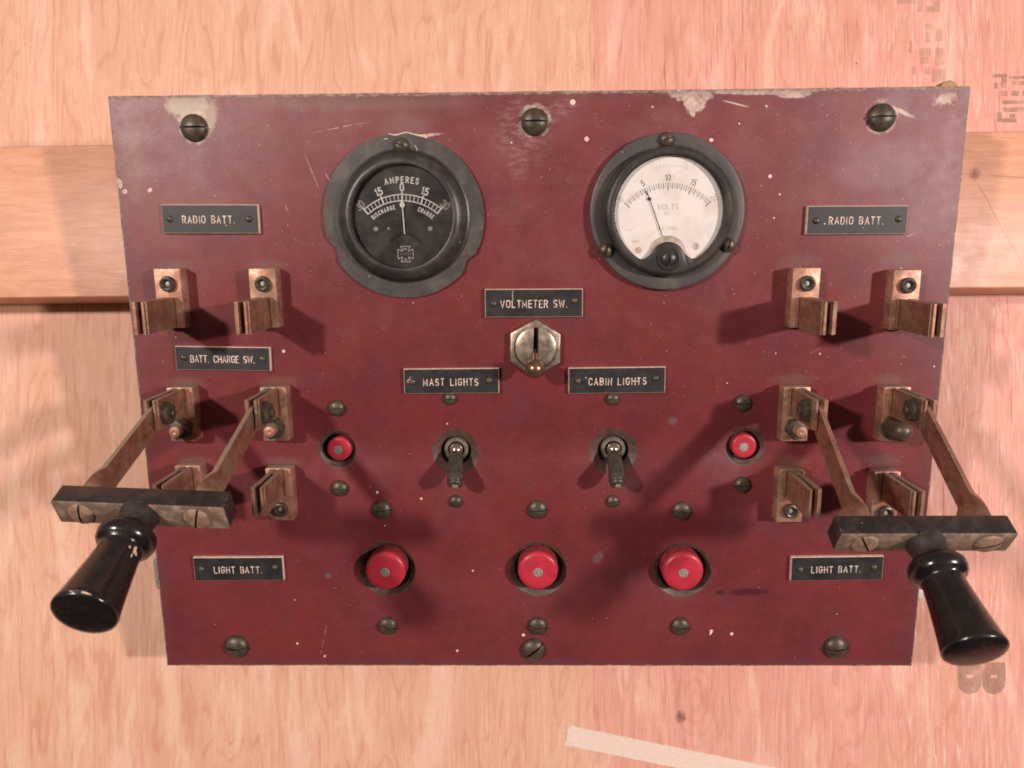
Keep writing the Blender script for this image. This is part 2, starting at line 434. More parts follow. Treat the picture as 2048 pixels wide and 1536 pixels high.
HX, HY = 230.0, 168.1
def paint():
    m = Mat('maroon_paint')
    x, y = m.x, m.y
    big = m.n3(42, 4, .6); mid = m.n3(9, 4, .6, 3); fine = m.n3(1.3, 3, .6, 8)
    c = m.mix(big.ramp(.35, .68), (.160, .0235, .027), (.118, .0200, .0255))
    c = m.mix(mid.ramp(.45, .75) * .45, c, (.185, .026, .028))
    c = m.mix(m.n3(24, 4, .65, 21).ramp(.52, .72) * .55, c, (.115, .034, .045))
    c = m.mix(fine.ramp(.35, .75) * .28, c, (.235, .05, .055))
    c = m.mix(m.n3(.6, 2, .5, 55).ramp(.55, .8) * .3, c, (.07, .014, .018))
    # patchy paler tone, growing stronger towards the top edge
    pale_mottle = m.n3(30, 5, .68, 31).ramp(.40, .70)
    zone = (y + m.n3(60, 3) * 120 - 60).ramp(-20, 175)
    c = m.mix((pale_mottle * .5 + .06) * zone, c, (.225, .085, .085))
    faded = m.blob(186, 128, 26, 14, 5, mid * .8 - .3, .35).max(m.blob(190, 158, 12, 9, 60, mid * .9 - .3, .35)).max(m.blob(212, 105, 22, 22, 0, mid - .3, .6) * .6)
    c = m.mix(faded * .42, c, (.235, .13, .14))
    sm = m.noise(x * .16, y * .5, m.z * .1, 4, .7)
    smear = m.blob(-7, 148, 15, 16, 20, mid * .9 - .4, .5).max(m.blob(12, 158, 16, 5, 25, mid - .4, .5)).max(m.blob(-9, 135, 6, 12, 0, mid - .4, .6)).max(m.blob(49, 121, 8, 22, -32, mid - .4, .7) * .8)
    c = m.mix(smear * sm.ramp(.40, .70) * .45, c, (.36, .25, .225))
    dusty_edge = m.blob(-219, 142, 7, 22, 0, mid - .4, .7).max(m.blob(-90, 163, 50, 4, 0, mid - .4, .6)).max(m.blob(-70, 152, 14, 8, 0, mid - .4, .6) * .7)
    c = m.mix(dusty_edge * .40, c, (.22, .135, .115))
    # grime haloes round the knife-switch posts
    gr = None
    for px in (-202, -148, 147, 201):
        for py in (11, -37, 78):
            b = m.blob(px, py, 12, 3.6, 0, m.n3(5) * 1.1 - .4, .5)
            gr = b if gr is None else gr.max(b)
    c = m.mix(gr * .42, c, (.15, .09, .068))
    # dark stains and blue-grey rubs
    stn = m.blob(128, -119, 13, 2.6, 4, m.n3(5) * .9 - .3, .3).max(m.blob(111, -119.5, 3.5, 1.8, 0, m.n3(3) * .8 - .3, .3))
    c = m.mix(stn * .7, c, (.055, .006, .012))
    rub = m.blob(37, -97, 3.2, 4.6, -25, m.n3(2.5) - .3, .4).max(m.blob(79, -13, 3, 2.6, 0, m.n3(2.5) - .3, .4)).max(m.blob(-126, -108, 2.2, 2, 0, m.n3(2.5) - .3, .4))
    c = m.mix(rub * .5, c, (.16, .13, .15))
    # chips down to pale filler
    wob = m.n3(3.2, 4, .7) * 1.1 - .5
    chip = m.blob(82, 166, 12, 4.5, -8, wob, .12).max(m.blob(85, 161.5, 6, 5.5, 25, wob, .15)).max(m.blob(84, 157, 1.5, 2.6, 10, wob, .2)).max(m.blob(121, 167.2, 30, 2.3, 0, wob * .7, .14)).max(m.blob(137, 166, 10, 3.2, 0, wob, .14)).max(m.blob(107, 160.5, 7, .45, -14, wob * .5, .3))
    chip = chip.max(m.blob(217, 162, 8, 5, 20, wob * 1.6 + .3, .3) * .8).max(m.blob(194, 156, 9, 1.3, -22, wob * .8, .3) * .9).max(m.blob(-228.5, 123, 1.7, 3.2, 10, wob, .2)).max(m.blob(-226, 118.5, 1.6, 1.6, 0, wob, .2))
    chip = chip.max(m.blob(-60, 146, 9, .9, 6, wob * .7, .3)).max(m.blob(-212, 119, 1.6, 1.1, 40, wob * .7, .3))
    c = m.mix(chip * (mid.ramp(.3, .6) * .35 + .6), c, m.mix(m.n3(2, 4, .7, 3).ramp(.4, .65), (.66, .52, .43), (.44, .34, .28)))
    khaki = m.blob(-187, 163.5, 12.5, 7.5, 0, wob, .2).max(m.blob(-177, 156, 5, 10, -20, wob, .35) * .7)
    c = m.mix(khaki * .85, c, m.mix(mid.ramp(.3, .7), (.36, .29, .18), (.50, .40, .28)))
    for px, py in ((-184.4, 151.8), (-.5, 153), (184.2, 153.3)):
        d = ((x - px) * (x - px) + (y - py) * (y - py)).sqrt() + wob * 2
        c = m.mix(d.ramp(9.8, 8.2) * m.n3(6, 3, .6, px).ramp(.42, .6) * .75, c, (.50, .42, .33))
    for px, py in ((-185.2, -155.3), (-1.9, -157.5), (182.5, -155.8)):
        d = ((x - px) * (x - px) + (y - py) * (y - py)).sqrt() + wob * 2
        c = m.mix(d.ramp(10.5, 8.2) * .5, c, (.10, .035, .035))
    # worn rim
    e_ = (HX - x.abs()).min(HY - y.abs())
    top = (HY - y)
    worn = (e_ + m.n3(2.4, 4, .7, 5) * 3.0 - 1.5).ramp(1.0, .3).max((top + m.n3(7, 5, .75, 9) * 6 - 3.0).ramp(1.9, .9))
    c = m.mix(worn * .8, c, m.mix(m.n3(4, 4, .7, 19).ramp(.4, .6), (.22, .165, .12), (.50, .39, .33)))
    dk = (e_ + m.n3(12, 4, .7, 15) * 10 - 5).ramp(7, 1)
    c = m.mix(dk * .35, c, (.10, .05, .05))
    # splashes of whitewash
    d1, a1, b1 = m.voro(x * .105, y * .105, m.z * 0)
    dens = (m.blob(150, 110, 110, 90, 0, None, .6) * .55 + m.blob(-150, 110, 120, 80, 0, None, .6) * .25 + .045)
    s1 = (d1 - a1 * .03).ramp(.042, .026) * (b1 - 1.0 + dens).gt(0)
    d2, a2, b2 = m.voro(x * .25 + 9, y * .25, m.z * 0)
    s2 = (d2 - a2 * .03).ramp(.055, .03) * (b2 - 1.0 + dens * .8).gt(0) * .75
    d4, a4, b4 = m.voro(x * .55 + 4, y * .55 + 2, m.z * 0)
    s2 = s2.max((d4 - a4 * .04).ramp(.10, .05) * (b4 - 1.0 + dens * .45).gt(0) * .6)
    s3 = None
    for px, py, r in ((20, 162.3, 1.45), (27.6, 143.3, 1.2), (94.5, 142.2, 1.0), (-8, -147.3, 1.0), (106.5, -144.5, .9), (119, -146.5, 1.0), (-48.8, -157.8, .8), (-147.5, -153, .7), (-131, -161.5, .7), (-94, -55.5, .8), (-68, -59.5, .7), (-144, 29, .9), (55.5, 100, 0.9), (161, 55, .9), (127, 123, 1.0), (-51.5, -14, .5)):
        b = m.blob(px, py, r, r, 0, wob * .35, .2); s3 = b if s3 is None else s3.max(b)
    s3 = s3.max(m.blob(106.5, -145.5, .7, 1.9, -25, wob * .3, .2))
    c = m.mix((s1.max(s2).max(s3)) * .92, c, (.78, .62, .53))
    # hairline scratches
    sc = ((x + 131.0 + (y + 150.0) * -.26).abs() + m.n3(1.2, 2) * .35).ramp(.42, .2) * m.blob(-129, -150, 12, 11, 0, None, .1) * m.n3(3.0, 2).ramp(.45, .55)
    for px, py, ln, an in ((-122, 128, 9, -70), (-113, 124, 7, -62), (203, 90, 5, 25), (157, 27, 4, 25), (-137, 108, 2.5, -70), (-104, 151, 14, 10), (150, 58, 3, 30)):
        sc = sc.max(m.blob(px, py, ln, .22, an, None, .5) * m.n3(4.0, 2).ramp(.4, .55))
    c = m.mix(sc * .6, c, (.60, .46, .38))
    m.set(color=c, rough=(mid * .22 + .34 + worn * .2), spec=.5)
    m.bump(fine * .5 + mid * .7 + (s1 + s3) * 1.0 + chip * -2.0, .07)
    return m

def copper(name='copper_plate', dark=0.0):
    m = Mat(name)
    n = m.n3(7, 4, .65); n2 = m.n3(1.6, 4, .65, 5); n3 = m.n3(16, 3, .6, 9)
    k = lambda p, q: tuple(a_ + (b_ - a_) * dark for a_, b_ in zip(p, q))
    a = k((.58, .335, .235), (.25, .098, .052)); b = k((.36, .165, .100), (.135, .055, .032))
    c = m.mix(n.ramp(.34, .66), a, b)
    c = m.mix(n3.ramp(.50, .66) * (.75 - .35 * dark), c, k((.20, .14, .09), (.15, .095, .06)))   # brown-green tarnish
    c = m.mix(n2.ramp(.56, .72) * .65, c, (.085, .055, .04))
    c = m.mix(m.n3(4.5, 4, .7, 61).ramp(.60, .70) * .6, c, k((.42, .20, .11), (.30, .13, .07)))
    c = m.mix(m.n3(.9, 2, .5, 2).ramp(.70, .78) * (.6 - .4 * dark), c, (.74, .55, .42))
    c = m.mix(m.n3(13, 3, .5, 41).ramp(.53, .62) * dark * .8, c, (.31, .245, .17))
    d = (m.up_facing() + n2 * .3).ramp(.75, 1.0)
    c = m.mix(d * .85, c, (.235, .175, .125))
    ed = m.edge(.7) * m.n3(2.2, 3, .6, 77).ramp(.38, .58)
    c = m.mix(ed * (.75 - .25 * dark), c, (.56, .43, .33))
    m.set(color=c, rough=n * .28 + (.36 - .08 * dark), metal=(d * -.55 + .55).clamp(), spec=.5)
    m.bump(n2, .07)
    return m

def bronze():
    m = Mat('dull_bronze')
    _r = m.rnd() * 60.0; m.x = m.x + _r; m.y = m.y + _r * .37
    n = m.n3(3.2, 4, .65); n2 = m.n3(.9, 3, .6, 4)
    c = m.mix(n.ramp(.3, .7), (.058, .047, .033), (.115, .093, .063))
    c = m.mix(n2.ramp(.62, .78) * .35, c, (.24, .20, .14))
    m.set(color=c, rough=n * .25 + .30, metal=.4)
    m.bump(n2, .05)
    return m

def dusty_black(name, col, pale_mottle, amount=.5, rough=.5, size=9.0, bump=.05, wear=0):
    m = Mat(name)
    n = m.n3(size, 4, .65); n2 = m.n3(1.2, 3, .6, 4)
    c = m.mix((n.ramp(.42, .72) * amount).clamp(), col, pale_mottle)
    c = m.mix(n2.ramp(.6, .8) * amount * .6, c, pale_mottle)
    sp, a, b = m.voro(m.x * .22, m.y * .22, m.z * .22)
    c = m.mix((sp - a * .04).ramp(.07, .04) * b.gt(.88) * .7, c, (.55, .47, .40))
    if wear: c = m.mix(m.edge(.8) * m.n3(3.2, 4, .7, 51).ramp(.45, .62) * wear, c, (.30, .24, .19))
    m.set(color=c, rough=n * .2 + rough - .1, spec=.5)
    m.bump(n2, bump)
    return m

PLY = plywood(); BAT = batten_wood(); PAINT = paint()
COP = copper(); JAW = copper('jaw_copper', .50); BLADE = copper('blade_copper', .62); BRZ = bronze()
FIBRE = simple('bare_fibre', (.085, .045, .035), .5, 0, .35, 4, .05)
BACK = simple('panel_back', (.06, .045, .04), .7)
BLK_METAL = dusty_black('worn_black_enamel', (.046, .043, .039), (.115, .10, .08), .65, .44, 14, .06, .5)
BEZEL = dusty_black('black_bezel', (.026, .024, .023), (.10, .085, .068), .55, .38, 16)
BAKFL = dusty_black('greyed_bakelite', (.060, .057, .056), (.15, .11, .075), .5, .42, 22)
BAKELITE = dusty_black('black_bakelite', (.022, .021, .021), (.10, .075, .05), .42, .38, 18)
BARBLK = dusty_black('black_fibre_bar', (.015, .012, .012), (.070, .052, .042), .5, .42, 9, .06, .7)
BARDUST = dusty_black('dust_covered_fibre', (.13, .088, .062), (.31, .215, .155), 1.0, .75, 7, .08, .5)
GRIP = Mat('polished_black_grip')
_a = GRIP.n3(11, 4, .65); _b = GRIP.n3(2.0, 4, .7, 4)
_c = GRIP.mix(_a.ramp(.45, .7) * .5, (.010, .008, .008), (.022, .014, .011))
_c = GRIP.mix(_b.ramp(.64, .76) * .35, _c, (.085, .07, .06))
_sc = GRIP.noise(GRIP.x * .5, GRIP.y * .16, GRIP.z * .16 + 3, 5, .8)
GRIP.set(color=GRIP.mix(_sc.ramp(.63, .68) * .3, _c, (.10, .085, .075)), rough=(_a.ramp(.4, .7) * .16 + _b.ramp(.5, .75) * .14 + .13), spec=.5).bump(_b, .04)
PLATE = dusty_black('black_laminate', (.013, .013, .014), (.040, .036, .034), .5, .50, 9, .03)
CORE = simple('cream_laminate_core', (.62, .48, .36), .6, 0, .2, 2)
ENGR = simple('engraved_cream', (.66, .53, .43), .6, 0, .42, 1.6)
DIALB = simple('dark_dial', (.050, .043, .041), .5, 0, .45, 8, 0, .25)
DIALW = Mat('cream_dial')
_n = DIALW.n3(12, 4, .6)
DIALW.set(color=DIALW.mix(_n.ramp(.45, .75) * .6, (.78, .755, .725), (.62, .57, .51)), rough=.5)
DIALW.set(color=DIALW.mix(DIALW.n3(1.1, 2).ramp(.72, .80) * .6, DIALW.mix(_n.ramp(.45, .75) * .6, (.78, .755, .725), (.62, .57, .51)), (.28, .2, .15)))
INKW = simple('white_print', (.95, .93, .90), .6, 0, .08, 2)
INKF = simple('faded_white_print', (.42, .39, .35), .6, 0, .2, 2)
INKB = simple('black_print', (.09, .08, .078), .6, 0, .2, 1.5)
INKG = simple('faint_grey_print', (.44, .38, .35), .6, 0, .2, 1.0)
SLOTB = simple('dark_slot', (.012, .010, .010), .7)
RED = Mat('red_plastic')
_o = RED.rnd() * 40.0
_a = RED.noise(RED.x * .12 + _o, RED.y * .12, RED.z * .12, 4, .65); _b = RED.noise(RED.x * .8 + _o, RED.y * .8, RED.z * .8, 4, .7)
_c = RED.mix(_a.ramp(.35, .65), (.50, .033, .055), (.40, .027, .045))
_c = RED.mix(_b.ramp(.58, .74) * .4, _c, (.18, .03, .035))
_c = RED.mix(RED.edge(1.6, .01, .12) * _a.ramp(.35, .6) * .4, _c, (.50, .12, .12))
RED.set(color=_c, rough=_b * .3 + .22).bump(_b, .05)
REDOLD = simple('grimy_red_plastic', (.24, .030, .035), .5, 0, .3, 4)
PIN = simple('dull_zinc', (.34, .32, .27), .5, .4, .35, 1.0, .05)
NICK = simple('worn_nickel', (.36, .30, .235), .38, .7, .35, 5, .05)
BRASS = simple('brown_brass', (.25, .145, .09), .27, .75, .25, 3)
STEEL = simple('polished_steel', (.55, .47, .40), .18, .9, .1, 3)
OLIVE = simple('olive_insulation', (.050, .043, .033), .36, 0, .35, 4, .04)
ZINC = simple('grey_bracket_paint', (.30, .27, .21), .6, .1, .25, 5, .05)
WHITEW = simple('chalky_bracket_paint', (.70, .66, .58), .7, 0, .15, 4, .05)
OCHRE = simple('ochre_post', (.24, .135, .055), .5, .2, .2, 4)
TAPE = Mat('masking_tape')
_n = TAPE.noise(TAPE.x * .5, TAPE.y * .5, TAPE.z * .5, 4, .7)
TAPE.set(color=TAPE.mix(_n.ramp(.4, .7) * .6, (.76, .62, .53), (.64, .49, .40)), rough=.6).bump(TAPE.n3(1.5), .05)

def ink(name, k):
    m = Mat(name); n = m.noise(m.x * .9, m.y * 0, m.z * .25, 4, .7); n2 = m.n3(14, 3, .6, 4)
    m.set(color=(.27, .20, .13), rough=.7)
    m.set(alpha=((n.ramp(.25, .6) * .5 + .5) * n2.ramp(.2, .5) * k).clamp())
    return m
INK_A = ink('faded_stamp_ink', .20); INK_B = ink('grey_stamp_ink', .46)

def glass():
    m = bpy.data.materials.new('thin_gauge_glass'); m.use_nodes = True; t = m.node_tree
    t.nodes.remove(t.nodes['Principled BSDF']); out = t.nodes['Material Output']
    tr = t.nodes.new('ShaderNodeBsdfTransparent'); tr.inputs[0].default_value = (.97, .965, .955, 1)
    gl = t.nodes.new('ShaderNodeBsdfGlossy'); gl.inputs['Roughness'].default_value = .06
    lw = t.nodes.new('ShaderNodeFresnel'); lw.inputs[0].default_value = 1.45
    df = t.nodes.new('ShaderNodeBsdfDiffuse'); df.inputs[0].default_value = (.5, .44, .38, 1)
    tcn = t.nodes.new('ShaderNodeTexCoord'); nz = t.nodes.new('ShaderNodeTexNoise'); nz.inputs['Scale'].default_value = 90; nz.inputs['Detail'].default_value = 4
    t.links.new(tcn.outputs['Object'], nz.inputs[0])
    mx = t.nodes.new('ShaderNodeMixShader'); mx2 = t.nodes.new('ShaderNodeMixShader')
    t.links.new(lw.outputs[0], mx.inputs[0]); t.links.new(tr.outputs[0], mx.inputs[1]); t.links.new(gl.outputs[0], mx.inputs[2])
    dv = V(t, nz.outputs[0]).ramp(.42, .75) * .045
    t.links.new(dv.s, mx2.inputs[0]); t.links.new(mx.outputs[0], mx2.inputs[1]); t.links.new(df.outputs[0], mx2.inputs[2])
    t.links.new(mx2.outputs[0], out.inputs[0])
    return m
GLASS = glass()

# ------------------------------------------------------------------ setting: plywood wall
def wall_box(name, mats, x0, x1, z0, z1, y0, y1, **kw):
    bm = bmesh.new(); box(bm, x0, x1, y0, y1, z0, z1, kw.pop('bev', 0)); return new_obj(name, bm, mats, **kw)
wall = wall_box('plywood_wall', PLY, -900, 900, -750, 750, 0, 18)
wall['kind'] = 'structure'

def stamp(name, rects, mat, label):
    bm = bmesh.new()
    for i, q in enumerate(rects):
        pts = q
        n = 6
        # ragged outline
        out = []
        for j in range(len(pts)):
            a, b = Vector(pts[j]), Vector(pts[(j + 1) % len(pts)])
            for k in range(n):
                p = a.lerp(b, k / n); out.append((p.x + random.uniform(-.25, .25), p.y + random.uniform(-.25, .25)))
        z = -.08 - (i % 6) * .015
        bm.faces.new([bm.verts.new((p[0], z, p[1])) for p in out])
    return new_obj(name, bm, mat, wall, smooth=False, label=label)
def rc(x0, y0, x1, y1): return [(x0, y1), (x1, y1), (x1, y0), (x0, y0)]
def zr(a, b, c, d):   # fragment of printed lettering: mm on the wall, x right, z up
    return rc(a, b, c, d)
FRAG_A = [(286.1, 215.6, 292, 227.2), (275.4, 221.6, 283.4, 226.9), (276.1, 216.3, 281.4, 221.2), (283.4, 204.1, 292.7, 213), (270.2, 209, 272.8, 214.3), (278.8, 209, 282.7, 214.3), (279.4, 230.2, 282.7, 238.1), (286.1, 231.5, 290.7, 240.1), (278.8, 239.4, 283.4, 243.4), (273.5, 251.3, 277.4, 259.3), (280.1, 251.3, 289.3, 255.3), (285.4, 255.4, 289.3, 259.3), (260, 257, 272, 262), (268, 224, 270, 232), (284, 262, 290, 270), (272, 264, 280, 272)]
FRAG_B = [(325, 207, 334.6, 209.4), (330.3, 200.1, 334.2, 206.9), (325.7, 199.5, 328.3, 203.5), (335.6, 206.1, 350, 208), (337.6, 202.1, 350, 204.8), (329.7, 194.5, 334.9, 198.2), (337.3, 194.5, 342.9, 198.2), (344.6, 194.5, 350, 198.2), (331.3, 189.2, 350, 191.6), (331.7, 183.6, 350, 186.9), (327.7, 177, 331, 183.5), (331.2, 176.7, 340.9, 179.6), (336, 179.7, 340, 182.5), (346.2, 177, 350, 180.3)]
stamp('ink_stamp', [rc(*f) for f in FRAG_A], INK_A, 'faint column of faded grey sideways stamped lettering above the red panel')
stamp('ink_stamp', [rc(*f) for f in FRAG_B], INK_B, 'grey sideways stamped lettering cut by the right edge of the photo')
# sideways letter B low on the right: flat back up, two bowls down
bm = bmesh.new()
Bx0, Bx1, Bz1 = 301.0, 333.5, -188.0
def bowl(cx, w):
    o = [(cx - w / 2, Bz1)] + [(cx - w / 2, Bz1 - 12)] + [(cx + w / 2 * math.cos(a), Bz1 - 14 - 7.5 * math.sin(-a)) for a in [PI + PI * i / 10 for i in range(1, 10)]] + [(cx + w / 2, Bz1 - 12), (cx + w / 2, Bz1)]
    h = [(cx - 2.2, Bz1 - 8.6), (cx + 2.2, Bz1 - 8.4), (cx + 2.3, Bz1 - 10.6), (cx - 2.1, Bz1 - 10.9)]
    return o, h
for i, (cx, w) in enumerate(((309.2, 16.2), (325.5, 16.0))):
    o, h = bowl(cx, w)
    ev = []
    for loop in (o, h):
        vs = [bm.verts.new((p[0] + random.uniform(-.2, .2), -.09, p[1] + random.uniform(-.2, .2))) for p in loop]
        ev += [bm.edges.new((vs[j], vs[(j + 1) % len(vs)])) for j in range(len(vs))]
    bmesh.ops.triangle_fill(bm, use_beauty=True, edges=ev)
new_obj('ink_stamp', bm, INK_B, wall, smooth=False, label='single grey stamped letter B lying on its side near the lower right')

# ------------------------------------------------------------------ batten and tape
bm = bmesh.new()
TL, TR_, BR_, BL_ = (-520, 145.2), (520, 161.3), (520, 62.2), (-520, 51.8)
t = bmesh.new()
fr = [t.verts.new((x, -38, z)) for x, z in (TL, TR_, BR_, BL_)]; bk = [t.verts.new((x, -.05, z)) for x, z in (TL, TR_, BR_, BL_)]
t.faces.new(fr); t.faces.new(bk[::-1])
for i in range(4): t.faces.new((fr[i], bk[i], bk[(i + 1) % 4], fr[(i + 1) % 4]))
bmesh.ops.bevel(t, geom=[e_ for e_ in t.edges], offset=.9, segments=3, profile=.5, affect='EDGES')
join(bm, t)
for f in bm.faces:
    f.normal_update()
    if f.normal.z < -.6: f.material_index = 1  # downward faces take a darker, more orange tone
batten = new_obj('wooden_batten', bm, [BAT, simple('batten_underside', (.50, .175, .08), .6, 0, .2, 12)])
batten['label'] = 'orange-brown wooden board running level across the plywood behind the red panel'
batten['category'] = 'wooden board'

bm = bmesh.new()
a = R(-11.6); d = Vector((math.cos(a), math.sin(a))); nn = Vector((-d.y, d.x)); o0 = Vector((38.4, -230.6))
top = []; bot = []
N_ = 60
for i in range(N_ + 1):
    s = 190 * i / N_
    top.append(o0 + d * s + nn * random.uniform(-.06, .06)); bot.append(o0 + d * s - nn * (13.4 + random.uniform(-.06, .06)) + d * (2 * (1 if i == 0 else 0)) * -0.35)
torn = [o0 + d * random.uniform(-.8, .8) - nn * (13.4 * j / 9) for j in range(1, 9)]
loop = torn[::-1] + top + bot[::-1]
t = bmesh.new()
fv = [t.verts.new((p.x, -.32, p.y)) for p in loop]; bv = [t.verts.new((p.x, -.02, p.y)) for p in loop]
t.faces.new(fv); t.faces.new(bv[::-1])
for i in range(len(loop)): t.faces.new((fv[i], bv[i], bv[(i + 1) % len(loop)], fv[(i + 1) % len(loop)]))
join(bm, t)
tape = new_obj('masking_tape', bm, TAPE, smooth=False)
tape['label'] = 'torn strip of cream masking tape stuck slanting on the plywood below the red panel'
tape['category'] = 'tape'

# ------------------------------------------------------------------ the control panel
panel = bpy.data.objects.new('control_panel', None); C.objects.link(panel)
bx = Vector((0.99986140625156, -0.015767812558924305, 0.005342693680130665))
by = Vector((-0.008190799148531247, -0.18651311040988963, 0.9824183276255266))
bz = bx.cross(by)
panel.matrix_world = Matrix(((bx.x, by.x, bz.x, 0.013784), (bx.y, by.y, bz.y, -0.074258), (bx.z, by.z, bz.z, -0.009044), (0, 0, 0, 1)))
panel.empty_display_size = .05
panel['label'] = 'worn maroon electrical switch panel with two round meters, knife switches and black name plates'
panel['category'] = 'control panel'

TH = 6.0
HOLES = [  # x, y, countersink radius, hole radius, countersink depth
    (-116.1, -28.9, 11.6, 8.8, 2.2), (121.1, -28.3, 11.8, 8.9, 2.2),
    (-89.8, -103.9, 17.3, 14.3, 2.2), (1.3, -104.1, 17.6, 14.5, 2.2), (87.6, -104.8, 17.6, 14.5, 2.2),
    (-47.0, -31.0, 13.9, 9.0, 3.0), (45.2, -31.0, 14.1, 9.0, 3.0)]
bm = bmesh.new()
def loop_edges(vs): return [bm.edges.new((vs[i], vs[(i + 1) % len(vs)])) for i in range(len(vs))]
def border(z, ins=0.0):
    pts = []
    random.seed(3)
    X, Y = HX - ins, HY - ins
    def side(a, b, n, nx, ny):
        for i in range(n):
            p = Vector(a).lerp(Vector(b), i / n)
            j = random.uniform(-.18, .18) if i else 0
            pts.append((p.x + nx * j, p.y + ny * j))
    side((-X, -Y), (X, -Y), 60, 0, 1); side((X, -Y), (X, Y), 44, 1, 0); side((X, Y), (-X, Y), 60, 0, 1); side((-X, Y), (-X, -Y), 44, 1, 0)
    return [bm.verts.new((x, y, z)) for x, y in pts]
f0 = border(0, .5); f1 = border(-.5); f2 = border(-TH)
eds = loop_edges(f0); backe = loop_edges(f2)
side_f = []
for A_, B_ in ((f0, f1), (f1, f2)):
    for i in range(len(A_)): side_f.append(bm.faces.new((A_[i], A_[(i + 1) % len(A_)], B_[(i + 1) % len(A_)], B_[i])))
for hx, hy, rc_, rh, dp in HOLES:
    n = 48
    ring = lambda r, z: [bm.verts.new((hx + r * math.cos(2 * PI * i / n), hy + r * math.sin(2 * PI * i / n), z)) for i in range(n)]
    a_, a2, b_, c_ = ring(rc_, 0), ring(rc_ - .7, -.25), ring(rh, -dp), ring(rh, -TH)
    eds += loop_edges(a_); backe += loop_edges(c_)
    for P_, Q_, mi in ((a_, a2, 1), (a2, b_, 1), (b_, c_, 2)):
        for i in range(n):
            f = bm.faces.new((P_[i], P_[(i + 1) % n], Q_[(i + 1) % n], Q_[i])); f.material_index = mi
bmesh.ops.triangle_fill(bm, use_beauty=True, edges=eds)
before = set(bm.faces)
bmesh.ops.triangle_fill(bm, use_beauty=True, edges=backe)
for f in bm.faces:
    if f not in before: f.material_index = 2
random.seed(11)
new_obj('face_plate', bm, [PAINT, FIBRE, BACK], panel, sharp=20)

# ---- screws
def slot_head(r, h, sw, sd, mats=None, base=0.0, rim=.3):
    prof = [(r, base - 1.0), (r, base + rim)]
    for i in range(1, 9):
        a = PI / 2 * i / 9
        prof.append((r * math.cos(a), base + rim + (h - rim) * math.sin(a)))
    prof.append((0, base + h))
    out = bmesh.new()
    for s_ in (1, -1):
        t = bmesh.new(); lathe(t, prof, 36)
        g = bmesh.ops.bisect_plane(t, geom=t.verts[:] + t.edges[:] + t.faces[:], plane_co=(0, s_ * sw / 2, 0), plane_no=(0, s_, 0), clear_inner=True)
        be = [e_ for e_ in t.edges if e_.is_boundary and all(abs(v.co.y - s_ * sw / 2) < 1e-4 for v in e_.verts)]
        vs = sorted({v for e_ in be for v in e_.verts}, key=lambda v: v.co.x)
        if len(vs) > 2:
            # close the slot wall
            lo = [vs[0], vs[-1]]
            try: bmesh.ops.edgeloop_fill(t, edges=be + [t.edges.new((vs[0], vs[-1]))])
            except Exception: pass
        join(out, t, 0)
    # floor of the slot
    L_ = math.sqrt(max(.01, r * r - sw * sw / 4)) * .98
    q = [out.verts.new(p) for p in ((-L_, -sw / 2 - .02, base + h - sd), (L_, -sw / 2 - .02, base + h - sd), (L_, sw / 2 + .02, base + h - sd), (-L_, sw / 2 + .02, base + h - sd))]
    f = out.faces.new(q); f.material_index = 1
    return out
BIG = slot_head(7.3, 4.6, 1.1, 2.2); m_big = new_obj('screw', BIG, [BRZ, SLOTB], panel, M=T(-184.4, 151.2, 0, 1))
MED = slot_head(5.8, 3.6, .55, .7); m_med = new_obj('screw', MED, [BRZ, SLOTB], panel, M=T(-91.7, -66.0, 0, 3))
MED2 = slot_head(5.0, 3.4, .55, .7); m_med2 = new_obj('screw', MED2, [BRZ, SLOTB], panel, M=T(-115.2, -4.2, 0, 2))
SML = slot_head(3.9, 2.8, .5, .6); m_sml = new_obj('screw', SML, [BRZ, SLOTB], panel, M=T(-49.4, 1.0, 0, 0))
m_big['label'] = 'large domed bronze screw head at the top left corner of the panel'
def dup(o, M, parent=None, label=None):
    n = o.copy(); C.objects.link(n); n.parent = parent or o.parent; n.matrix_basis = M
    for k_ in ('label',):
        if k_ in n: del n[k_]
    if label: n['label'] = label
    return n
for x, y, rz, lb in ((-.5, 152.4, 0, 'large domed bronze screw head at the middle of the top edge'), (184.2, 152.7, 2, 'large domed bronze screw head at the top right corner of the panel'),
                     (-185.2, -154.5, -3, 'large domed bronze screw head at the bottom left corner of the panel'), (-1.9, -156.6, 38, 'large bronze screw head with a slanted slot at the middle of the bottom edge'),
                     (182.5, -155, 3, 'large domed bronze screw head at the bottom right corner of the panel')):
    dup(m_big, T(x, y, 0, rz), label=lb)
for x, y, rz in ((.7, -66.2, 4), (85.8, -67.3, -3), (-91, -140.9, -12), (.6, -140.9, -8), (87.4, -141.2, -6)): dup(m_med, T(x, y, 0, rz))
for x, y, rz in ((-116, -52.8, -1), (118.5, -2.4, 2), (120.6, -51.4, 0)): dup(m_med2, T(x, y, 0, rz))
for x, y, rz in ((-47.6, -61, 4), (44, .4, -2), (45.1, -61.3, 15)): dup(m_sml, T(x, y, 0, rz))

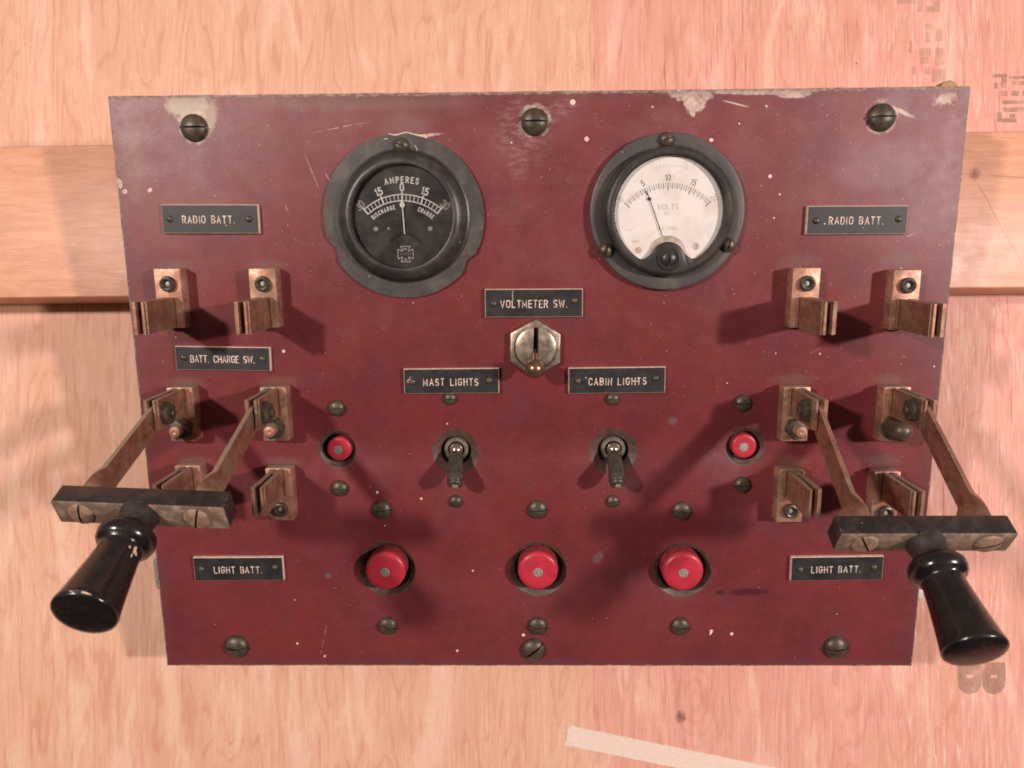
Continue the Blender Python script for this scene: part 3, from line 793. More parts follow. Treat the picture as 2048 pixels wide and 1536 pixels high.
# ---- name plates
def rivet_bm(r=1.9):
    b = bmesh.new(); lathe(b, [(r, 0), (r * .97, .35), (r * .8, .85), (r * .45, 1.2), (0, 1.32)], 20); return b
def plate(cx, cy, w, h, rot, txt, th, total, tx=0.0, ty=0.0, riv=(-22, 22), label='', extra=None, ry=(0, 0), bv=1.2):
    bm = bmesh.new()
    # cream core with bevelled black face
    t = bmesh.new()
    for z0, z1, ins0, ins1, mi in ((0.02, 1.9, 0, 0, 1), (1.9, 2.3, 0, .55, 1)):
        pass
    def rect(ins, z): return [t.verts.new((sx * (w / 2 - ins), sy * (h / 2 - ins), z)) for sx, sy in ((-1, -1), (1, -1), (1, 1), (-1, 1))]
    r0, r1, r2, r3 = rect(0, 0.02), rect(0, 1.9), rect(.08, 2.1), rect(.38, 2.45)
    for A_, B_, mi in ((r0, r1, 0), (r1, r2, 1), (r2, r3, 1)):
        for i in range(4):
            f = t.faces.new((A_[i], A_[(i + 1) % 4], B_[(i + 1) % 4], B_[i])); f.material_index = mi
    f = t.faces.new(r3); f.material_index = 0
    # side walls show the pale core
    for f in t.faces:
        if abs(f.calc_center_median().z - .96) < .1: f.material_index = 1
    join(bm, t, None)
    text(bm, txt, th * .95, 2.47, th * .125, 2, tx, ty, jit=.10, total=total * .95)
    if extra: extra(bm)
    p = new_obj('name_plate', bm, [PLATE, CORE, ENGR], panel, M=T(cx, cy, 0, rot), sharp=15, label=label)
    for rx, yy in zip(riv, ry):
        if rx is None: continue
        new_obj('rivet', rivet_bm(), BRZ, p, M=T(rx, yy, 2.42))
    return p
def dots(*pts):
    def fn(bm):
        for x, y, r in pts: disc(bm, x, y, r, 2.5, 2, 12)
    return fn
plate(-178.9, 103, 53.6, 15.6, -.5, 'RADIO BATT.', 3.95, 30, -1, -.3, (-22.3, 21.2), 'black name plate engraved RADIO BATT. on the left side of the panel', dots((8.6, -3.4, .35)))
plate(174.7, 99.4, 54.4, 15.2, -.2, 'RADIO BATT.', 3.95, 30.5, -.6, -.3, (-22, 22.3), 'black name plate engraved RADIO BATT. on the right side of the panel', dots((-17.5, -1.9, .4), (3.2, -4, .25)), (-.3, .4))
plate(-1.1, 55.6, 54.6, 15.8, -.1, 'VOLTMETER SW.', 4.1, 38.5, 0, -.4, (-22.5, 22.6), 'black name plate engraved VOLTMETER SW. above the ball lever', lambda bm: ribbon(bm, [(-11.6, 7), (-12, 4), (-11.5, 2)], .22, 2.5, 2), (-.3, 1.2))
plate(-178.3, 25.3, 54.3, 13.7, -1.2, 'BATT. CHARGE SW.', 3.9, 38, -.2, -.3, (-22.4, 22.6), 'black name plate engraved BATT. CHARGE SW. on the left of the panel', None, (.4, .3))
plate(-48.2, 11.6, 54.4, 14.6, .2, 'MAST LIGHTS', 4.0, 32.5, -.4, -.6, (-22.3, 21.6), 'black name plate engraved MAST LIGHTS above the left toggle', lambda bm: (ribbon(bm, [(-25.3, .2), (-24, 1.2), (-23.2, 2.8)], .3, 2.5, 2), ribbon(bm, [(-25, -.6), (-24, -.2)], .3, 2.5, 2)), (-.3, .1))
plate(46, 11.5, 54.9, 15.0, .4, 'CABIN LIGHTS', 4.0, 34, .2, -.6, (-22.2, 22), 'black name plate engraved CABIN LIGHTS above the right toggle', dots((-17.6, 1.8, .35), (11.4, -.6, .45)), (-.2, .9))
plate(-179.2, -102.7, 54.2, 15.0, .25, 'LIGHT BATT.', 4.1, 30, -.4, -.6, (-22.4, 22), 'black name plate engraved LIGHT BATT. under the left switch handle', None, (.1, .8))
plate(178.6, -103, 54.4, 15.2, .7, 'LIGHT BATT.', 4.0, 30, -.6, -.5, (-21.8, 21.8), 'black name plate engraved LIGHT BATT. under the right switch handle', None, (-.3, .6))

# ---- ammeter
AX, AY = -72.3, 103.2
bm = bmesh.new()
def bite(th):
    r = 44.0
    def dip(c, w, d):
        nonlocal r
        q = abs((th - c + 180) % 360 - 180) / w
        if q < 1: r -= d * (.5 + .5 * math.cos(PI * min(1, max(0, (q - .35) / .65)))) if q > .35 else d
    dip(204, 9.0, 2.6); dip(-35, 7.5, 2.4)
    return r 
pts = [(bite(a_) * math.cos(R(a_)), bite(a_) * math.sin(R(a_))) for a_ in [i * 2 for i in range(180)]]
prism(bm, pts, .05, 2.0, 0, .35)
lathe(bm, [(36.4, 1.9), (35.2, 2.4), (34.6, 3.6), (34.0, 5.4), (32.6, 7.6), (30.6, 9.2), (29.0, 9.7), (27.8, 9.4), (27.2, 8.4), (27.0, 6.0)], 96, mat=1)
lathe(bm, [(30, -1), (30, -34), (0, -34)], 40, mat=1)
for px, py in ((-33.6, -19.7), (33.3, -20.3)):
    lathe(bm, [(2.3, 2.03), (1.6, 2.05), (1.3, 2.03)], 20, px, py, mat=0)
    disc(bm, px, py, 1.55, 2.06, 2)
# white paint smears on the flange's top
for q in ([(-6.5, 44.2), (-3, 43.6), (0, 44.3), (3, 45), (6, 44.2), (10, 43.2), (14, 42)],):
    ribbon(bm, [(x_, y_ - .6) for x_, y_ in q], .5, 2.03, 3)
for q in ([(7.4, 37.5), (8.2, 36.3), (8.6, 34.9)], [(-8, 33.5), (-5.5, 34.4)], [(-9, 41), (-7, 41.2)]): ribbon(bm, q, .35, 2.06, 3)
amm = new_obj('ammeter', bm, [BLK_METAL, BEZEL, FIBRE, ENGR], panel, M=T(AX, AY), sharp=35, label='round black ammeter with a dark dial reading zero')
bm = bmesh.new(); ox, oy = .2, -20.5
disc(bm, 0, 0, 27.3, 6.1, 0, 64)
Z = 6.16
def pol(r, d_): return (ox + r * math.sin(R(d_)), oy + r * math.cos(R(d_)))
for r in (32.2, 28.9): ribbon(bm, [pol(r, -40.5 + 81 * i / 40) for i in range(41)], .5, Z, 1)
for i in range(21):
    d_ = -40.5 + 81 * i / 20
    big_ = i % 5 == 0
    ribbon(bm, [pol(28.9, d_), pol(33.6 if big_ else 32.2, d_)], .72 if big_ else .36, Z, 1, caps=False)
def num(s, d_, mat, h=3.7, r=36.0, w=.64):
    text(bm, s, h, Z, w, mat, arc=(ox, oy, r), rot=d_, track=.22, aspect=.92)
num('0', 0, 1); num('15', -20.4, 1); num('15', 20.4, 1); num('30', -41, 2, r=35.2); num('30', 41, 2, r=35.2)
for d_ in (-21.6, 19.2):   # serif feet of the figure one
    ribbon(bm, [pol(34.2, d_ - 1.3), pol(34.2, d_ + 1.2)], .3, Z, 1)
text(bm, 'AMPERES', 2.9, Z, .56, 1, arc=(ox, oy, 39.9), rot=0, track=.3, total=18.6, aspect=.85)
text(bm, 'DISCHARGE', 2.1, Z, .40, 1, arc=(ox, oy, 25.9), rot=-24.5, track=.34, total=13.8, aspect=.62)
text(bm, 'CHARGE', 2.1, Z, .40, 1, arc=(ox, oy, 25.9), rot=29.5, track=.34, total=9.2, aspect=.62)
disc(bm, -14.8, -6.4, 1.3, Z, 3, 20); disc(bm, 14.9, -6.4, 1.3, Z, 3, 20); disc(bm, -7.8, -6.2, .7, Z, 2, 16)
ribbon(bm, [(1 + 9.4 * math.sin(R(a_)), -18.2 + 9.2 * math.cos(R(a_))) for a_ in range(-56, 57, 7)], 1.9, Z, 4)
# maker's cross
cx_, cy_ = 1.0, -20.0
def cp(p, k=4.15): return (cx_ + p[0] * k, cy_ + p[1] * k)
cross = [(-.62, 1), (.62, 1), (.38, .42), (.42, .38), (1, .62), (1, -.62), (.42, -.38), (.38, -.42), (.62, -1), (-.62, -1), (-.38, -.42), (-.42, -.38), (-1, -.62), (-1, .62), (-.42, .38), (-.38, .42)]
ribbon(bm, [cp(p) for p in cross], .26, Z, 1, closed=True)
text(bm, 'U.S.', .95, Z, .16, 1, cx_, cy_ + 2.75, track=.25); text(bm, 'GAUGE', 1.0, Z, .15, 2, cx_, cy_ + .1, total=6.2, track=.3); text(bm, 'N.Y.', .9, Z, .16, 1, cx_, cy_ - 2.9, track=.25)
new_obj('dial', bm, [DIALB, INKW, INKF, PIN, SLOTB], amm, smooth=False, label='dark ammeter dial with white scale from 30 DISCHARGE to 30 CHARGE')
bm = bmesh.new()
ribbon(bm, [(1.0, -9.0), (.5, 0), (.25, 6.5)], .62, 6.9, 0)
ZLIFT[0] = 0
bm.faces.new([bm.verts.new((*p, 6.95)) for p in ((.2, 10.4), (-.5, 8), (-1.2, 6.7), (-1.15, 5.7), (-.5, 4.9), (.3, 4.6), (1.0, 4.9), (1.55, 5.7), (1.5, 6.7), (.8, 8))])
new_obj('needle', bm, INKW, amm, smooth=False)
bm = bmesh.new(); lathe(bm, [(27.0, 7.7), (20, 8.2), (10, 8.5), (0, 8.6)], 64)
new_obj('glass', bm, GLASS, amm)
new_obj('screw', slot_head(4.2, 3.0, .8, 1.0), [BRZ, SLOTB], amm, M=T(0, 37.6, 2, -20))

# ---- voltmeter
VX, VY = 71.4, 104.3
bm = bmesh.new()
lathe(bm, [(41.8, .05), (41.8, 3.4), (41.6, 3.8), (41.2, 4.0), (41.1, 4.02), (35.6, 4.02), (35.5, 4.0), (34.9, 3.6), (34.0, 3.6)], 96, mat=1)
def rin(th):
    al = abs((th + 90 + 180) % 360 - 180); d_, ro = 24.6, 9.0
    full = 28.9
    a0 = math.degrees(math.asin(ro / d_)) * .93
    if al < a0:
        s_ = d_ * math.sin(R(al)); return d_ * math.cos(R(al)) - math.sqrt(ro * ro - s_ * s_)
    s0 = d_ * math.sin(R(a0)); r0 = d_ * math.cos(R(a0)) - math.sqrt(ro * ro - s0 * s0)
    if al < 34:
        q = (al - a0) / (34 - a0); return r0 + (full - r0) * (1 - (1 - q) ** 2.6)
    return full
n = 180; rings = []
for mode in range(9):
    ring_ = []
    for i in range(n):
        th = 360 * i / n; r = rin(th); ro = 34.3
        w_ = ro - r
        rr, z = [(ro, 3.6), (ro - .2, 8.2), (ro - 1.0, 10.2), (ro - 2.2, 10.9), (r + min(2.0, w_ * .4), 10.9), (r + 1.1, 10.7), (r + .45, 10.1), (r + .1, 9.2), (r, 6.5)][mode]
        ring_.append(bm.verts.new((rr * math.cos(R(th)), rr * math.sin(R(th)), z)))
    rings.append(ring_)
for a_, b_ in zip(rings, rings[1:]):
    for i in range(n): bm.faces.new((a_[i], a_[(i + 1) % n], b_[(i + 1) % n], b_[i]))
lathe(bm, [(30, 0), (30, -36), (0, -36)], 40)
volt = new_obj('voltmeter', bm, [BAKELITE, BAKFL], panel, M=T(VX, VY), sharp=28, label='round black bakelite voltmeter with a cream dial')
bm = bmesh.new(); disc(bm, 0, 0, 29.2, 7.2, 0, 72)
ox, oy = -.4, -16.6; Z = 7.26
for i in range(81):
    d_ = -46.5 + 93 * i / 80 - .6
    if i % 20 == 0: r0, w_ = 27.9, .42
    elif i % 4 == 0: r0, w_ = 28.9, .34
    elif i % 2 == 0: r0, w_ = 29.6, .22
    else: continue
    ribbon(bm, [pol(r0, d_), pol(32.0, d_)], w_, Z, 1, caps=False)
ribbon(bm, [pol(29.6, -47.1 + 93 * i / 40) for i in range(41)], .09, Z, 2)
for s_, d_, mt in (('0', -47.5, 2), ('5', -23.4, 1), ('10', -.8, 1), ('15', 22.6, 1), ('20', 45.6, 2)):
    text(bm, s_, 3.0, Z, .34, mt, arc=(ox, oy, 34.6), rot=d_, track=.2, aspect=.85)
text(bm, 'VOLTS', 2.7, Z, .3, 2, -.4, 2.8, track=.26, total=11.2, aspect=1.05)
text(bm, 'D.C.', 1.5, Z, .14, 2, -.4, -.6, track=.3)
text(bm, 'WESTON', 1.6, Z, .2, 2, -.3, -8.6, track=.34, total=10)
text(bm, 'MODEL', 1.15, Z, .13, 2, -17.2, -15.3, track=.3)
for i in range(16):
    d_ = -13 + 1.75 * i
    ribbon(bm, [pol(40.2, d_), pol(40.2 + random.uniform(.6, 1.2), d_ + random.uniform(-.6, .9))], .13, Z, 2)
for px, py in ((-22.5, -9.3), (-20.6, -9.2), (-19.4, -7.6), (-17.4, -6.6), (13, -9)): ribbon(bm, [(px, py), (px + 1.0, py + .1)], .2, Z, 2)
disc(bm, -15.8, -20.0, 1.8, Z, 3, 20); disc(bm, 15.2, -18.2, 1.9, Z, 3, 20)
new_obj('dial', bm, [DIALW, INKB, INKG, simple('dial_stain', (.50, .42, .34), .6, 0, .3, 2)], volt, smooth=False, label='cream voltmeter dial with thin black scale from 0 to 20 VOLTS')
bm = bmesh.new()
ribbon(bm, [(-3.2, -12.6), (-11.2, 8.4), (-12.3, 11.0)], .4, 8.0, 0); disc(bm, -10.7, 7.0, 1.0, 8.06, 0, 16)
new_obj('needle', bm, SLOTB, volt, smooth=False)
bm = bmesh.new(); lathe(bm, [(9.9, 7.25), (9.9, 7.9), (9.2, 8.3), (0, 8.3)], 40, 0, -22.2)
new_obj('movement_cover', bm, simple('buff_cover', (.42, .36, .29), .5, .1, .2, 3), volt)
bm = bmesh.new(); disc(bm, 0, 0, 29.0, 9.3, 0, 72)
new_obj('glass', bm, GLASS, volt)
bm = slot_head(4.2, 2.2, .7, .8, base=11.0)
lathe(bm, [(6.6, 10.95), (6.2, 11.5), (5.6, 11.6), (5.2, 11.1), (4.2, 11.05)], 40)
new_obj('zero_adjuster', bm, [BAKELITE, SLOTB], volt, M=T(.2, -24.6, 0, 90))
for px, py, rz in ((-1.6, 37.8, 14), (-33, -20, 72), (33.5, -17.6, 75)):
    new_obj('screw', slot_head(4.0, 3.0, .75, 1.0), [BRZ, SLOTB], volt, M=T(px, py, 4.15, rz))

# ---- voltmeter switch: hexagon nut, slotted cap, ball lever
bm = bmesh.new()
hexp = [(16.4 * math.cos(R(90 + 60 * i)), 16.4 * math.sin(R(90 + 60 * i))) for i in range(6)]
prism(bm, hexp, .05, 4.0, 0, 1.3)
lathe(bm, [(12.9, 3.9), (12.6, 4.5), (12.0, 4.6), (11.9, 4.06)], 48)
disc(bm, 0, 0, 11.95, 4.08, 1, 48)
vsw = new_obj('ball_lever_switch', bm, [NICK, SLOTB], panel, M=T(-.4, 30.4, 0, -1.5), sharp=25, label='brass ball lever switch in a hexagon nut under the VOLTMETER SW. plate')
cap = slot_head(11.6, 2.8, 2.7, 3.05, base=4.4, rim=1.2)
bmesh.ops.rotate(cap, cent=(0, 0, 0), matrix=Matrix.Rotation(R(90), 3, 'Z'), verts=cap.verts)
new_obj('slotted_cap', cap, [NICK, SLOTB], vsw, M=T(.2, .6))
bm = bmesh.new()
d_ = Vector((-.2, -9.4, 17.0)); s0 = Vector((0, -1.0, 4.2))
ax_ = (d_ - s0).normalized(); u_ = Vector((1, 0, 0)); v_ = ax_.cross(u_).normalized()
def along(c): return s0 + ax_ * c.z + u_ * c.x + v_ * c.y
lathe(bm, [(1.25, 0), (1.3, 7), (1.9, 11), (2.9, (d_ - s0).length - 3)], 20, fn=along)
sphere(bm, 5.3, d_, 0, 32)
new_obj('ball_lever', bm, BRASS, vsw)

# ---- push buttons
def button(x, y, r, h, dx, dy, label, big_):
    bm = bmesh.new()
    prof = [(r, -9), (r, h - r * .22), (r * .985, h - r * .12), (r * .93, h - r * .045), (r * .85, h - .05), (r * .7, h), (0, h)]
    lathe(bm, prof[:2], 48, mat=1); lathe(bm, prof[1:], 48)
    bmesh.ops.remove_doubles(bm, verts=bm.verts, dist=1e-4)
    b = new_obj('push_button', bm, [RED, REDOLD], panel, M=T(x + dx, y + dy), sharp=50, label=label)
    bm = bmesh.new(); pr = 2.75 if big_ else 2.6
    lathe(bm, [(pr, h - .3), (pr, h + .18), (pr * .8, h + .25), (0, h + .22)], 20)
    new_obj('centre_pin', bm, PIN, b, M=T(.0 if big_ else -.4, -.4, 0))
    bm = bmesh.new(); box(bm, -r * 1.5 - dx, r * 1.5 - dx, -r * 1.5, r * 1.5, -26, -8.5)
    new_obj('switch_body', bm, SLOTB, b, smooth=False)
    return b
button(-116.1, -28.9, 7.1, 2.5, 1.4, .6, 'small red push button left of the MAST LIGHTS toggle', False)
button(121.1, -28.3, 7.2, 3.0, -1.2, .8, 'small red push button right of the CABIN LIGHTS toggle', False)
button(-89.8, -103.9, 12.1, 8.5, .2, 2.2, 'large red push button, leftmost of the bottom row', True)
button(1.3, -104.1, 12.0, 8.5, -.4, 2.2, 'large red push button in the middle of the bottom row', True)
button(87.6, -104.8, 12.1, 8.5, -1.2, 2.4, 'large red push button, rightmost of the bottom row', True)

# ---- toggle switches
def toggle(x, y, lean, label):
    bm = bmesh.new()
    box(bm, -14, 14, -18, 18, -30, -6.3)
    lathe(bm, [(7.0, -6.4), (7.0, -1.2), (6.6, -.6), (4.9, -.6), (4.6, -1.4), (4.4, -4)], 36, mat=1)
    lathe(bm, [(4.5, -3.0), (0, -3.0)], 24, mat=0)
    tg = new_obj('toggle_switch', bm, [SLOTB, NICK], panel, M=T(x, y), label=label, sharp=40)
    # bat lever: steel ball, black sleeve, tinned tip
    bm = bmesh.new(); sphere(bm, 3.9, (0, 0, .3), 0, 28)
    new_obj('pivot_ball', bm, STEEL, tg)
    a0 = Vector((0, -1.0, 1.2)); a1 = Vector((lean, -16.8, 16.6)); ax = (a1 - a0).normalized(); L_ = (a1 - a0).length
    u = Vector((1, 0, 0)); u = (u - ax * u.dot(ax)).normalized(); v = ax.cross(u)
    fn = lambda c: a0 + u * c.x + v * c.y + ax * c.z
    bm = bmesh.new()
    lathe(bm, [(0, 0), (2.4, .4), (3.6, 1.6), (4.1, 3.2), (4.7, L_ * .80), (4.8, L_ * .85), (4.3, L_ * .87), (4.3, L_ * .9), (4.5, L_ * .92), (4.1, L_ * .96), (3.2, L_)], 28, fn=fn, cap1=True)
    lv = new_obj('lever', bm, OLIVE, tg, sharp=50)
    bm = bmesh.new(); lathe(bm, [(2.2, L_ - .1), (2.1, L_ + .9), (1.5, L_ + 1.5), (0, L_ + 1.7)], 20, fn=fn)
    new_obj('lever_tip', bm, simple('tinned_tip', (.40, .30, .20), .35, .7, .3, 1), tg)
toggle(-46.6, -29.6, .4, 'bat lever toggle switch under the MAST LIGHTS plate')
toggle(45.0, -29.6, .8, 'bat lever toggle switch under the CABIN LIGHTS plate')

# ---- knife switch contacts and levers
def socket_screw():
    b = bmesh.new()
    lathe(b, [(4.3, -.2), (4.3, 1.6), (3.9, 2.4), (3.1, 2.7), (2.3, 2.4), (1.9, 1.2), (1.7, .4)], 32)
    lathe(b, [(1.8, .3), (1.2, .9), (0, 1.1)], 20, mat=1)
    return b
BH = 9.0; JH = 43.0
def clip(x, y0, y1, jaw_top, label, kind):
    """y0 bottom, y1 top of the copper block; jaws on its upper or lower half"""
    w = 7.4
    bm = bmesh.new(); box(bm, x - w, x + w, y0, y1, .02, BH, .5)
    blk = new_obj('contact_post', bm, COP, panel, sharp=40, label=label)
    jy0, jy1 = (y1 - 16.2, y1 - .3) if jaw_top else (y0 + .3, y0 + 17.0)
    bm = bmesh.new(); splay = .5
    for s_ in (-1, 1):
        for k_, (a_, b_) in enumerate(((1.35, 2.5), (2.54, 3.6))):
            def bend(c, s_=s_):
                q = max(0, (c.z - BH) / (JH - BH)); off = 0
                bulge = .55 * math.sin(PI * min(1, q * 1.05)) - .35 * max(0, q - .75) * 4
                return Vector((x + s_ * (c.x - bulge * .6), c.y, c.z))
            t = bmesh.new(); n_ = 8; g_ = []
            top_z = JH - (0 if k_ == 0 else 1.0)
            for i in range(n_ + 1):
                z = BH - .4 + (top_z - BH + .4) * i / n_
                g_.append([t.verts.new(bend(Vector((xx, yy, z)))) for xx, yy in ((a_, jy0), (b_, jy0), (b_, jy1), (a_, jy1))])
            for A_, B_ in zip(g_, g_[1:]):
                for i in range(4): t.faces.new((A_[i], A_[(i + 1) % 4], B_[(i + 1) % 4], B_[i]))
            t.faces.new(g_[-1]); t.faces.new(g_[0][::-1])
            join(bm, t)
        # soldered foot
        box(bm, *(sorted((x + s_ * 3.75, x + s_ * 4.9))), jy0 + .2, jy1 - .2, BH - .1, BH + 2.0, .35)
    box(bm, x - 1.15, x + 1.15, jy0 + .1, jy1 - .4, BH - .1, BH + 7.0)
    new_obj('spring_jaws', bm, JAW, blk, sharp=30)
    if kind == 'screw':
        sy = (y1 - 8.3) if not jaw_top else (y0 + 7.2)
        new_obj('screw', socket_screw(), [simple('blackened_screw', (.085, .07, .058), .38, .5, .35, 2) if 'blackened_screw' not in bpy.data.materials else bpy.data.materials['blackened_screw'], PIN], blk, M=T(x + .3, sy, BH + .02))
    else:
        sy = y0 + 8.0
        bm = bmesh.new()
        hp = [(6.4 * math.cos(R(60 * i + 14)), 6.4 * math.sin(R(60 * i + 14))) for i in range(6)]
        if kind == 'acorn':
            lathe(bm, [(7.6, BH), (7.6, BH + 1.2), (6.4, BH + 1.4)], 32, x, sy)
            lathe(bm, [(6.2, BH + 1.2), (6.2, BH + 6.5), (5.8, BH + 8.6), (4.6, BH + 11.2), (2.6, BH + 12.8), (0, BH + 13.3)], 32, x, sy)
            new_obj('acorn_nut', bm, BRZ, blk)
        else:
            t = bmesh.new(); prism(t, hp, BH + .02, BH + 5.5, 0, .9); bmesh.ops.translate(t, vec=(x, sy, 0), verts=t.verts); join(bm, t, 0)
            lathe(bm, [(3.3, BH + 5), (3.3, BH + 9.6), (2.9, BH + 10.6), (1.2, BH + 10.9), (0, BH + 10.4)], 24, x, sy, mat=1)
            new_obj('hex_nut', bm, [BRZ, COP], blk, sharp=25)
        bm = bmesh.new(); py = 1.0
        for s_, r_ in ((1, 6.0), (-1, 3.0)) if x < 0 else ((1, 3.0), (-1, 6.0)):
            fn = lambda c, s_=s_: Vector((x + s_ * c.z, py + c.x, 34.5 + c.y))
            hp2 = [(r_ * 1.02 * math.cos(R(60 * i + 10)), r_ * 1.02 * math.sin(R(60 * i + 10))) for i in range(6)]
            if r_ < 5:
                lathe(bm, [(3.4, 3.6), (3.2, 4.1), (0, 4.3)], 20, fn=fn); continue
            lathe(bm, [(6.3, 3.6), (6.3, 4.6), (5.2, 4.7)], 28, fn=fn)
            t = bmesh.new(); prism(t, hp2, 4.6, 7.0, 0, .6); join(bm, t, 0, fn)
            lathe(bm, [(2.5, 6.9), (2.5, 8.2), (1.9, 8.8), (0, 8.9)], 20, fn=fn)
        new_obj('pivot_bolt', bm, [BRZ], blk, sharp=25)
    return blk
XS = (-202.6, -150.2, 146.9, 201.2)
NM = ('outer left', 'inner left', 'inner right', 'outer right')
for x, y1, nm in zip(XS, (76.4, 76.1, 74.1, 72.6), NM): clip(x, y1 - 32.6, y1, False, 'copper knife switch clip, %s pole, under the RADIO BATT. plate' % nm, 'screw')
for x, y1, nm, kd in zip(XS, (9.9, 9.8, 8.3, 8.0), NM, ('hex', 'hex', 'hex', 'acorn')): clip(x + (0.8 if x < -180 else 1.5 if x < 0 else -1.0 if x < 180 else .3), y1 - 31.2, y1, True, 'copper hinge post of the %s switch blade' % nm, kd)
for x, y1, nm in zip(XS, (-36, -37.8, -39.6, -41), NM): clip(x + (1.2 if x < 0 else -1), y1 - 31.6, y1, True, 'copper knife switch clip, %s pole, beside the crossbar' % nm, 'screw')

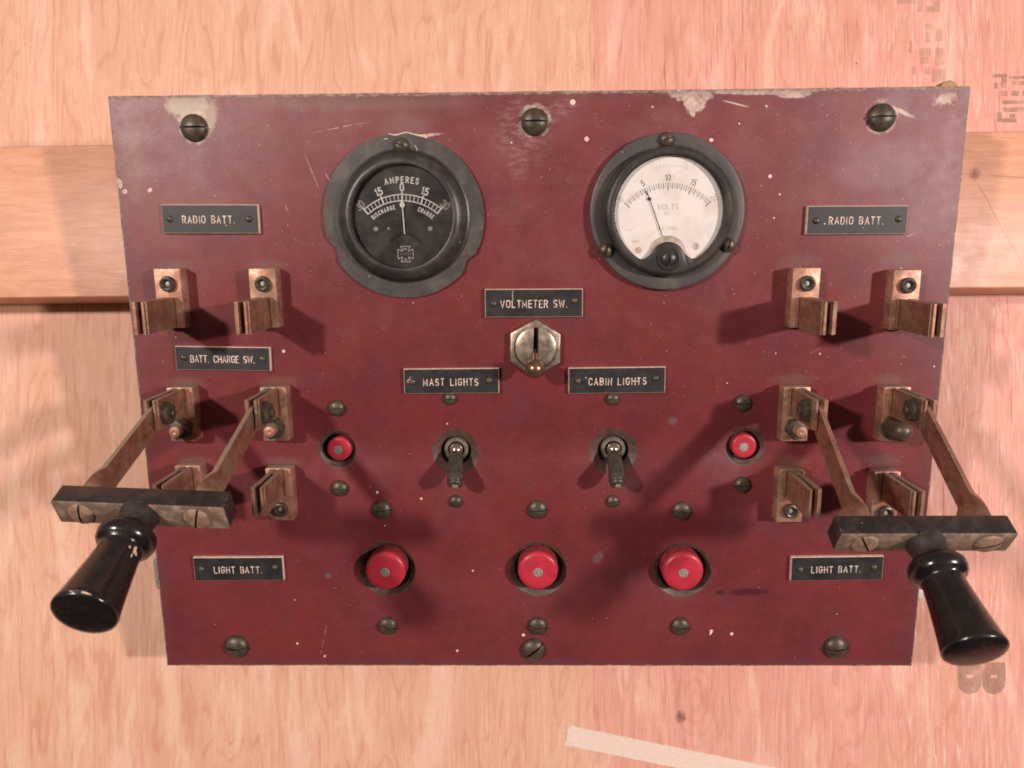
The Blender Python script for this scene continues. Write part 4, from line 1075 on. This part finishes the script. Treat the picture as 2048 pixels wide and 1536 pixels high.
def lever(cx, cy, cz, phi, rho, poles, label, hphi):
    a = Vector((0, -math.sin(phi), math.cos(phi))); tv = Vector((0, math.cos(phi), math.sin(phi)))
    ux = (Vector((1, 0, 0)) + a * math.sin(rho)).normalized(); c0 = Vector((cx, cy, cz))
    w, d, h = 78.0, 10.8, 12.9
    loc = lambda c: c0 + ux * c.x + tv * c.y + a * c.z
    bm = bmesh.new(); t = bmesh.new()
    box(t, -w / 2, w / 2, -h / 2, h / 2, 0, d, .7, 0, 2)
    for f in t.faces: f.material_index = 1 if f.calc_center_median().z > d - .6 else 0
    join(bm, t, None, loc)
    bar = new_obj('switch_lever', bm, [BARBLK, BARDUST], panel, sharp=30, label=label)
    # blades: flat strip, quarter-turn twist just behind the crossbar
    for px in poles:
        p0 = Vector((px, 1.0, 34.5)); q = c0 + ux * ((px - cx) / ux.x)
        b = (q - p0); L_ = b.length; b = b.normalized()
        e1 = Vector((1, 0, 0)); e1 = (e1 - b * e1.dot(b)).normalized(); e2 = b.cross(e1).normalized()
        bm = bmesh.new(); rows = []
        N = 56
        for i in range(N + 1):
            s_ = -7 + (L_ + 7.6) * i / N
            wd = 6.6
            if s_ < 0: wd = 6.6 * math.sqrt(max(.05, 1 - (s_ / 7.0) ** 2)) if s_ > -6.95 else 1.2
            tw = (s_ - (L_ - 12.5)) / 11.0; tw = max(0, min(1, tw))
            th_ = 1.05; an = tw * R(80) * (1 if px > 0 else -1)
            A_ = e2 * math.cos(an) + e1 * math.sin(an); B_ = e1 * math.cos(an) - e2 * math.sin(an)
            o_ = p0 + b * s_
            rows.append([bm.verts.new(o_ + A_ * (sa * wd) + B_ * (sb * th_)) for sa, sb in ((-1, -1), (1, -1), (1, 1), (-1, 1))])
        for A_, B_ in zip(rows, rows[1:]):
            for i in range(4): bm.faces.new((A_[i], A_[(i + 1) % 4], B_[(i + 1) % 4], B_[i]))
        bm.faces.new(rows[0][::-1]); bm.faces.new(rows[-1])
        new_obj('blade', bm, BLADE, bar, sharp=35)
    for px, rz in zip(poles, (80, 72) if cx < 0 else (-60, 20)):
        fn = lambda c: loc(Vector((px - cx + (.2 if cx > 0 else -1.0), -.4, d)) + Vector((c.x, c.y, c.z)))
        t = slot_head(5.9, 1.8, .9, 1.1, rim=.2)
        bmesh.ops.rotate(t, cent=(0, 0, 0), matrix=Matrix.Rotation(R(rz), 3, 'Z'), verts=t.verts)
        bm = bmesh.new(); join(bm, t, None, fn)
        new_obj('screw', bm, [simple('brown_copper_screw', (.27, .175, .12), .6, .2, .3, 3) if 'brown_copper_screw' not in bpy.data.materials else bpy.data.materials['brown_copper_screw'], SLOTB], bar, sharp=30)
    # turned grip
    a = Vector((math.sin(rho) * -.2, -math.sin(hphi), math.cos(hphi))).normalized()
    u = Vector((1, 0, 0)); u = (u - a * u.dot(a)).normalized(); v = a.cross(u)
    g0 = c0 + Vector((0, -math.sin(phi), math.cos(phi))) * (d - .6)
    fn = lambda c: g0 + u * c.x + v * c.y + a * c.z
    bm = bmesh.new()
    prof = [(8.6, 0), (8.5, 1.2), (7.9, 3.2), (7.3, 6.0), (7.0, 8.5), (7.1, 9.8)]
    lathe(bm, prof, 48, fn=fn, mat=1, cap0=True)
    prof = [(7.1, 9.8), (8.8, 9.9), (10.8, 10.8), (12.0, 12.6), (12.3, 14.6), (11.8, 16.8), (10.6, 18.4), (9.2, 19.2), (8.75, 20.2), (8.9, 23), (9.7, 30), (11.0, 40), (12.2, 48), (12.7, 50.2), (12.6, 51.4), (11.9, 52.1), (10.4, 52.3), (5, 52.5), (0, 52.6)]
    lathe(bm, prof, 64, fn=fn, mat=0)
    if cx < 0:      # knocks in the black finish
        for an, zz, rr, hh in ((22, 22.8, .8, 1.7), (15, 23.9, .9, .8), (38, 23.2, .5, .6), (24, 26.0, .35, 1.1), (78, 50.9, 4.2, .5)):
            rad_ = 8.95 + (zz - 22) * .11 if zz < 40 else 12.72
            pts_ = [(R(an) + (rr / rad_) * math.cos(2 * PI * i / 10) * (1 + .3 * math.sin(i * 5)), zz + hh * math.sin(2 * PI * i / 10)) for i in range(10)]
            f_ = bm.faces.new([bm.verts.new(fn(Vector(((rad_ + .08) * math.cos(q_), (rad_ + .08) * math.sin(q_), z_)))) for q_, z_ in pts_]); f_.material_index = 2
    grip = new_obj('grip', bm, [GRIP, BARBLK, CORE], bar, sharp=60)
    return bar
lever(-176.1, -23.3, 100.2, R(25.3), R(3.3), (-202.2, -149.4), 'left black crossbar lever with twisted copper blades and turned grip', R(26))
lever(173.0, -39.7, 91.5, R(32.5), 0, (146.2, 201.2), 'right black crossbar lever with twisted copper blades and turned grip', R(33))

# ---- bits that show behind the rim
def bracket(x, mat, y0, y1):
    bm = bmesh.new(); s_ = 1 if x > 0 else -1
    x0, x1 = sorted((x, x - s_ * 22)); box(bm, x0, x1, y0, y1, -12, -TH - .1, 2.4, seg=3)
    box(bm, *sorted((x - s_ * 20, x - s_ * 30)), y0 + 2, y1 - 2, -38 - (y0 < 0) * 0, -7, .6)
    return bm
new_obj('bracket', bracket(-236.0, ZINC, -121, -100), ZINC, panel, label='grey metal bracket end showing past the left edge of the panel')
new_obj('bracket', bracket(236.5, WHITEW, -128, -108), WHITEW, panel, label='chalky white bracket end showing past the right edge of the panel')
for x, y, L_ in ((222.0, 167.2, 98), (-215, 140, 88), (-215, -140, 33), (215, -140, 33)):
    bm = bmesh.new(); lathe(bm, [(5.0, -TH - .1), (5.2, -TH - .6), (5.2, -13), (2.2, -13.5), (2.2, -L_)], 24, cap0=True, cap1=True)
    new_obj('standoff_post', bm, OCHRE, panel, M=T(x, y), sharp=40)
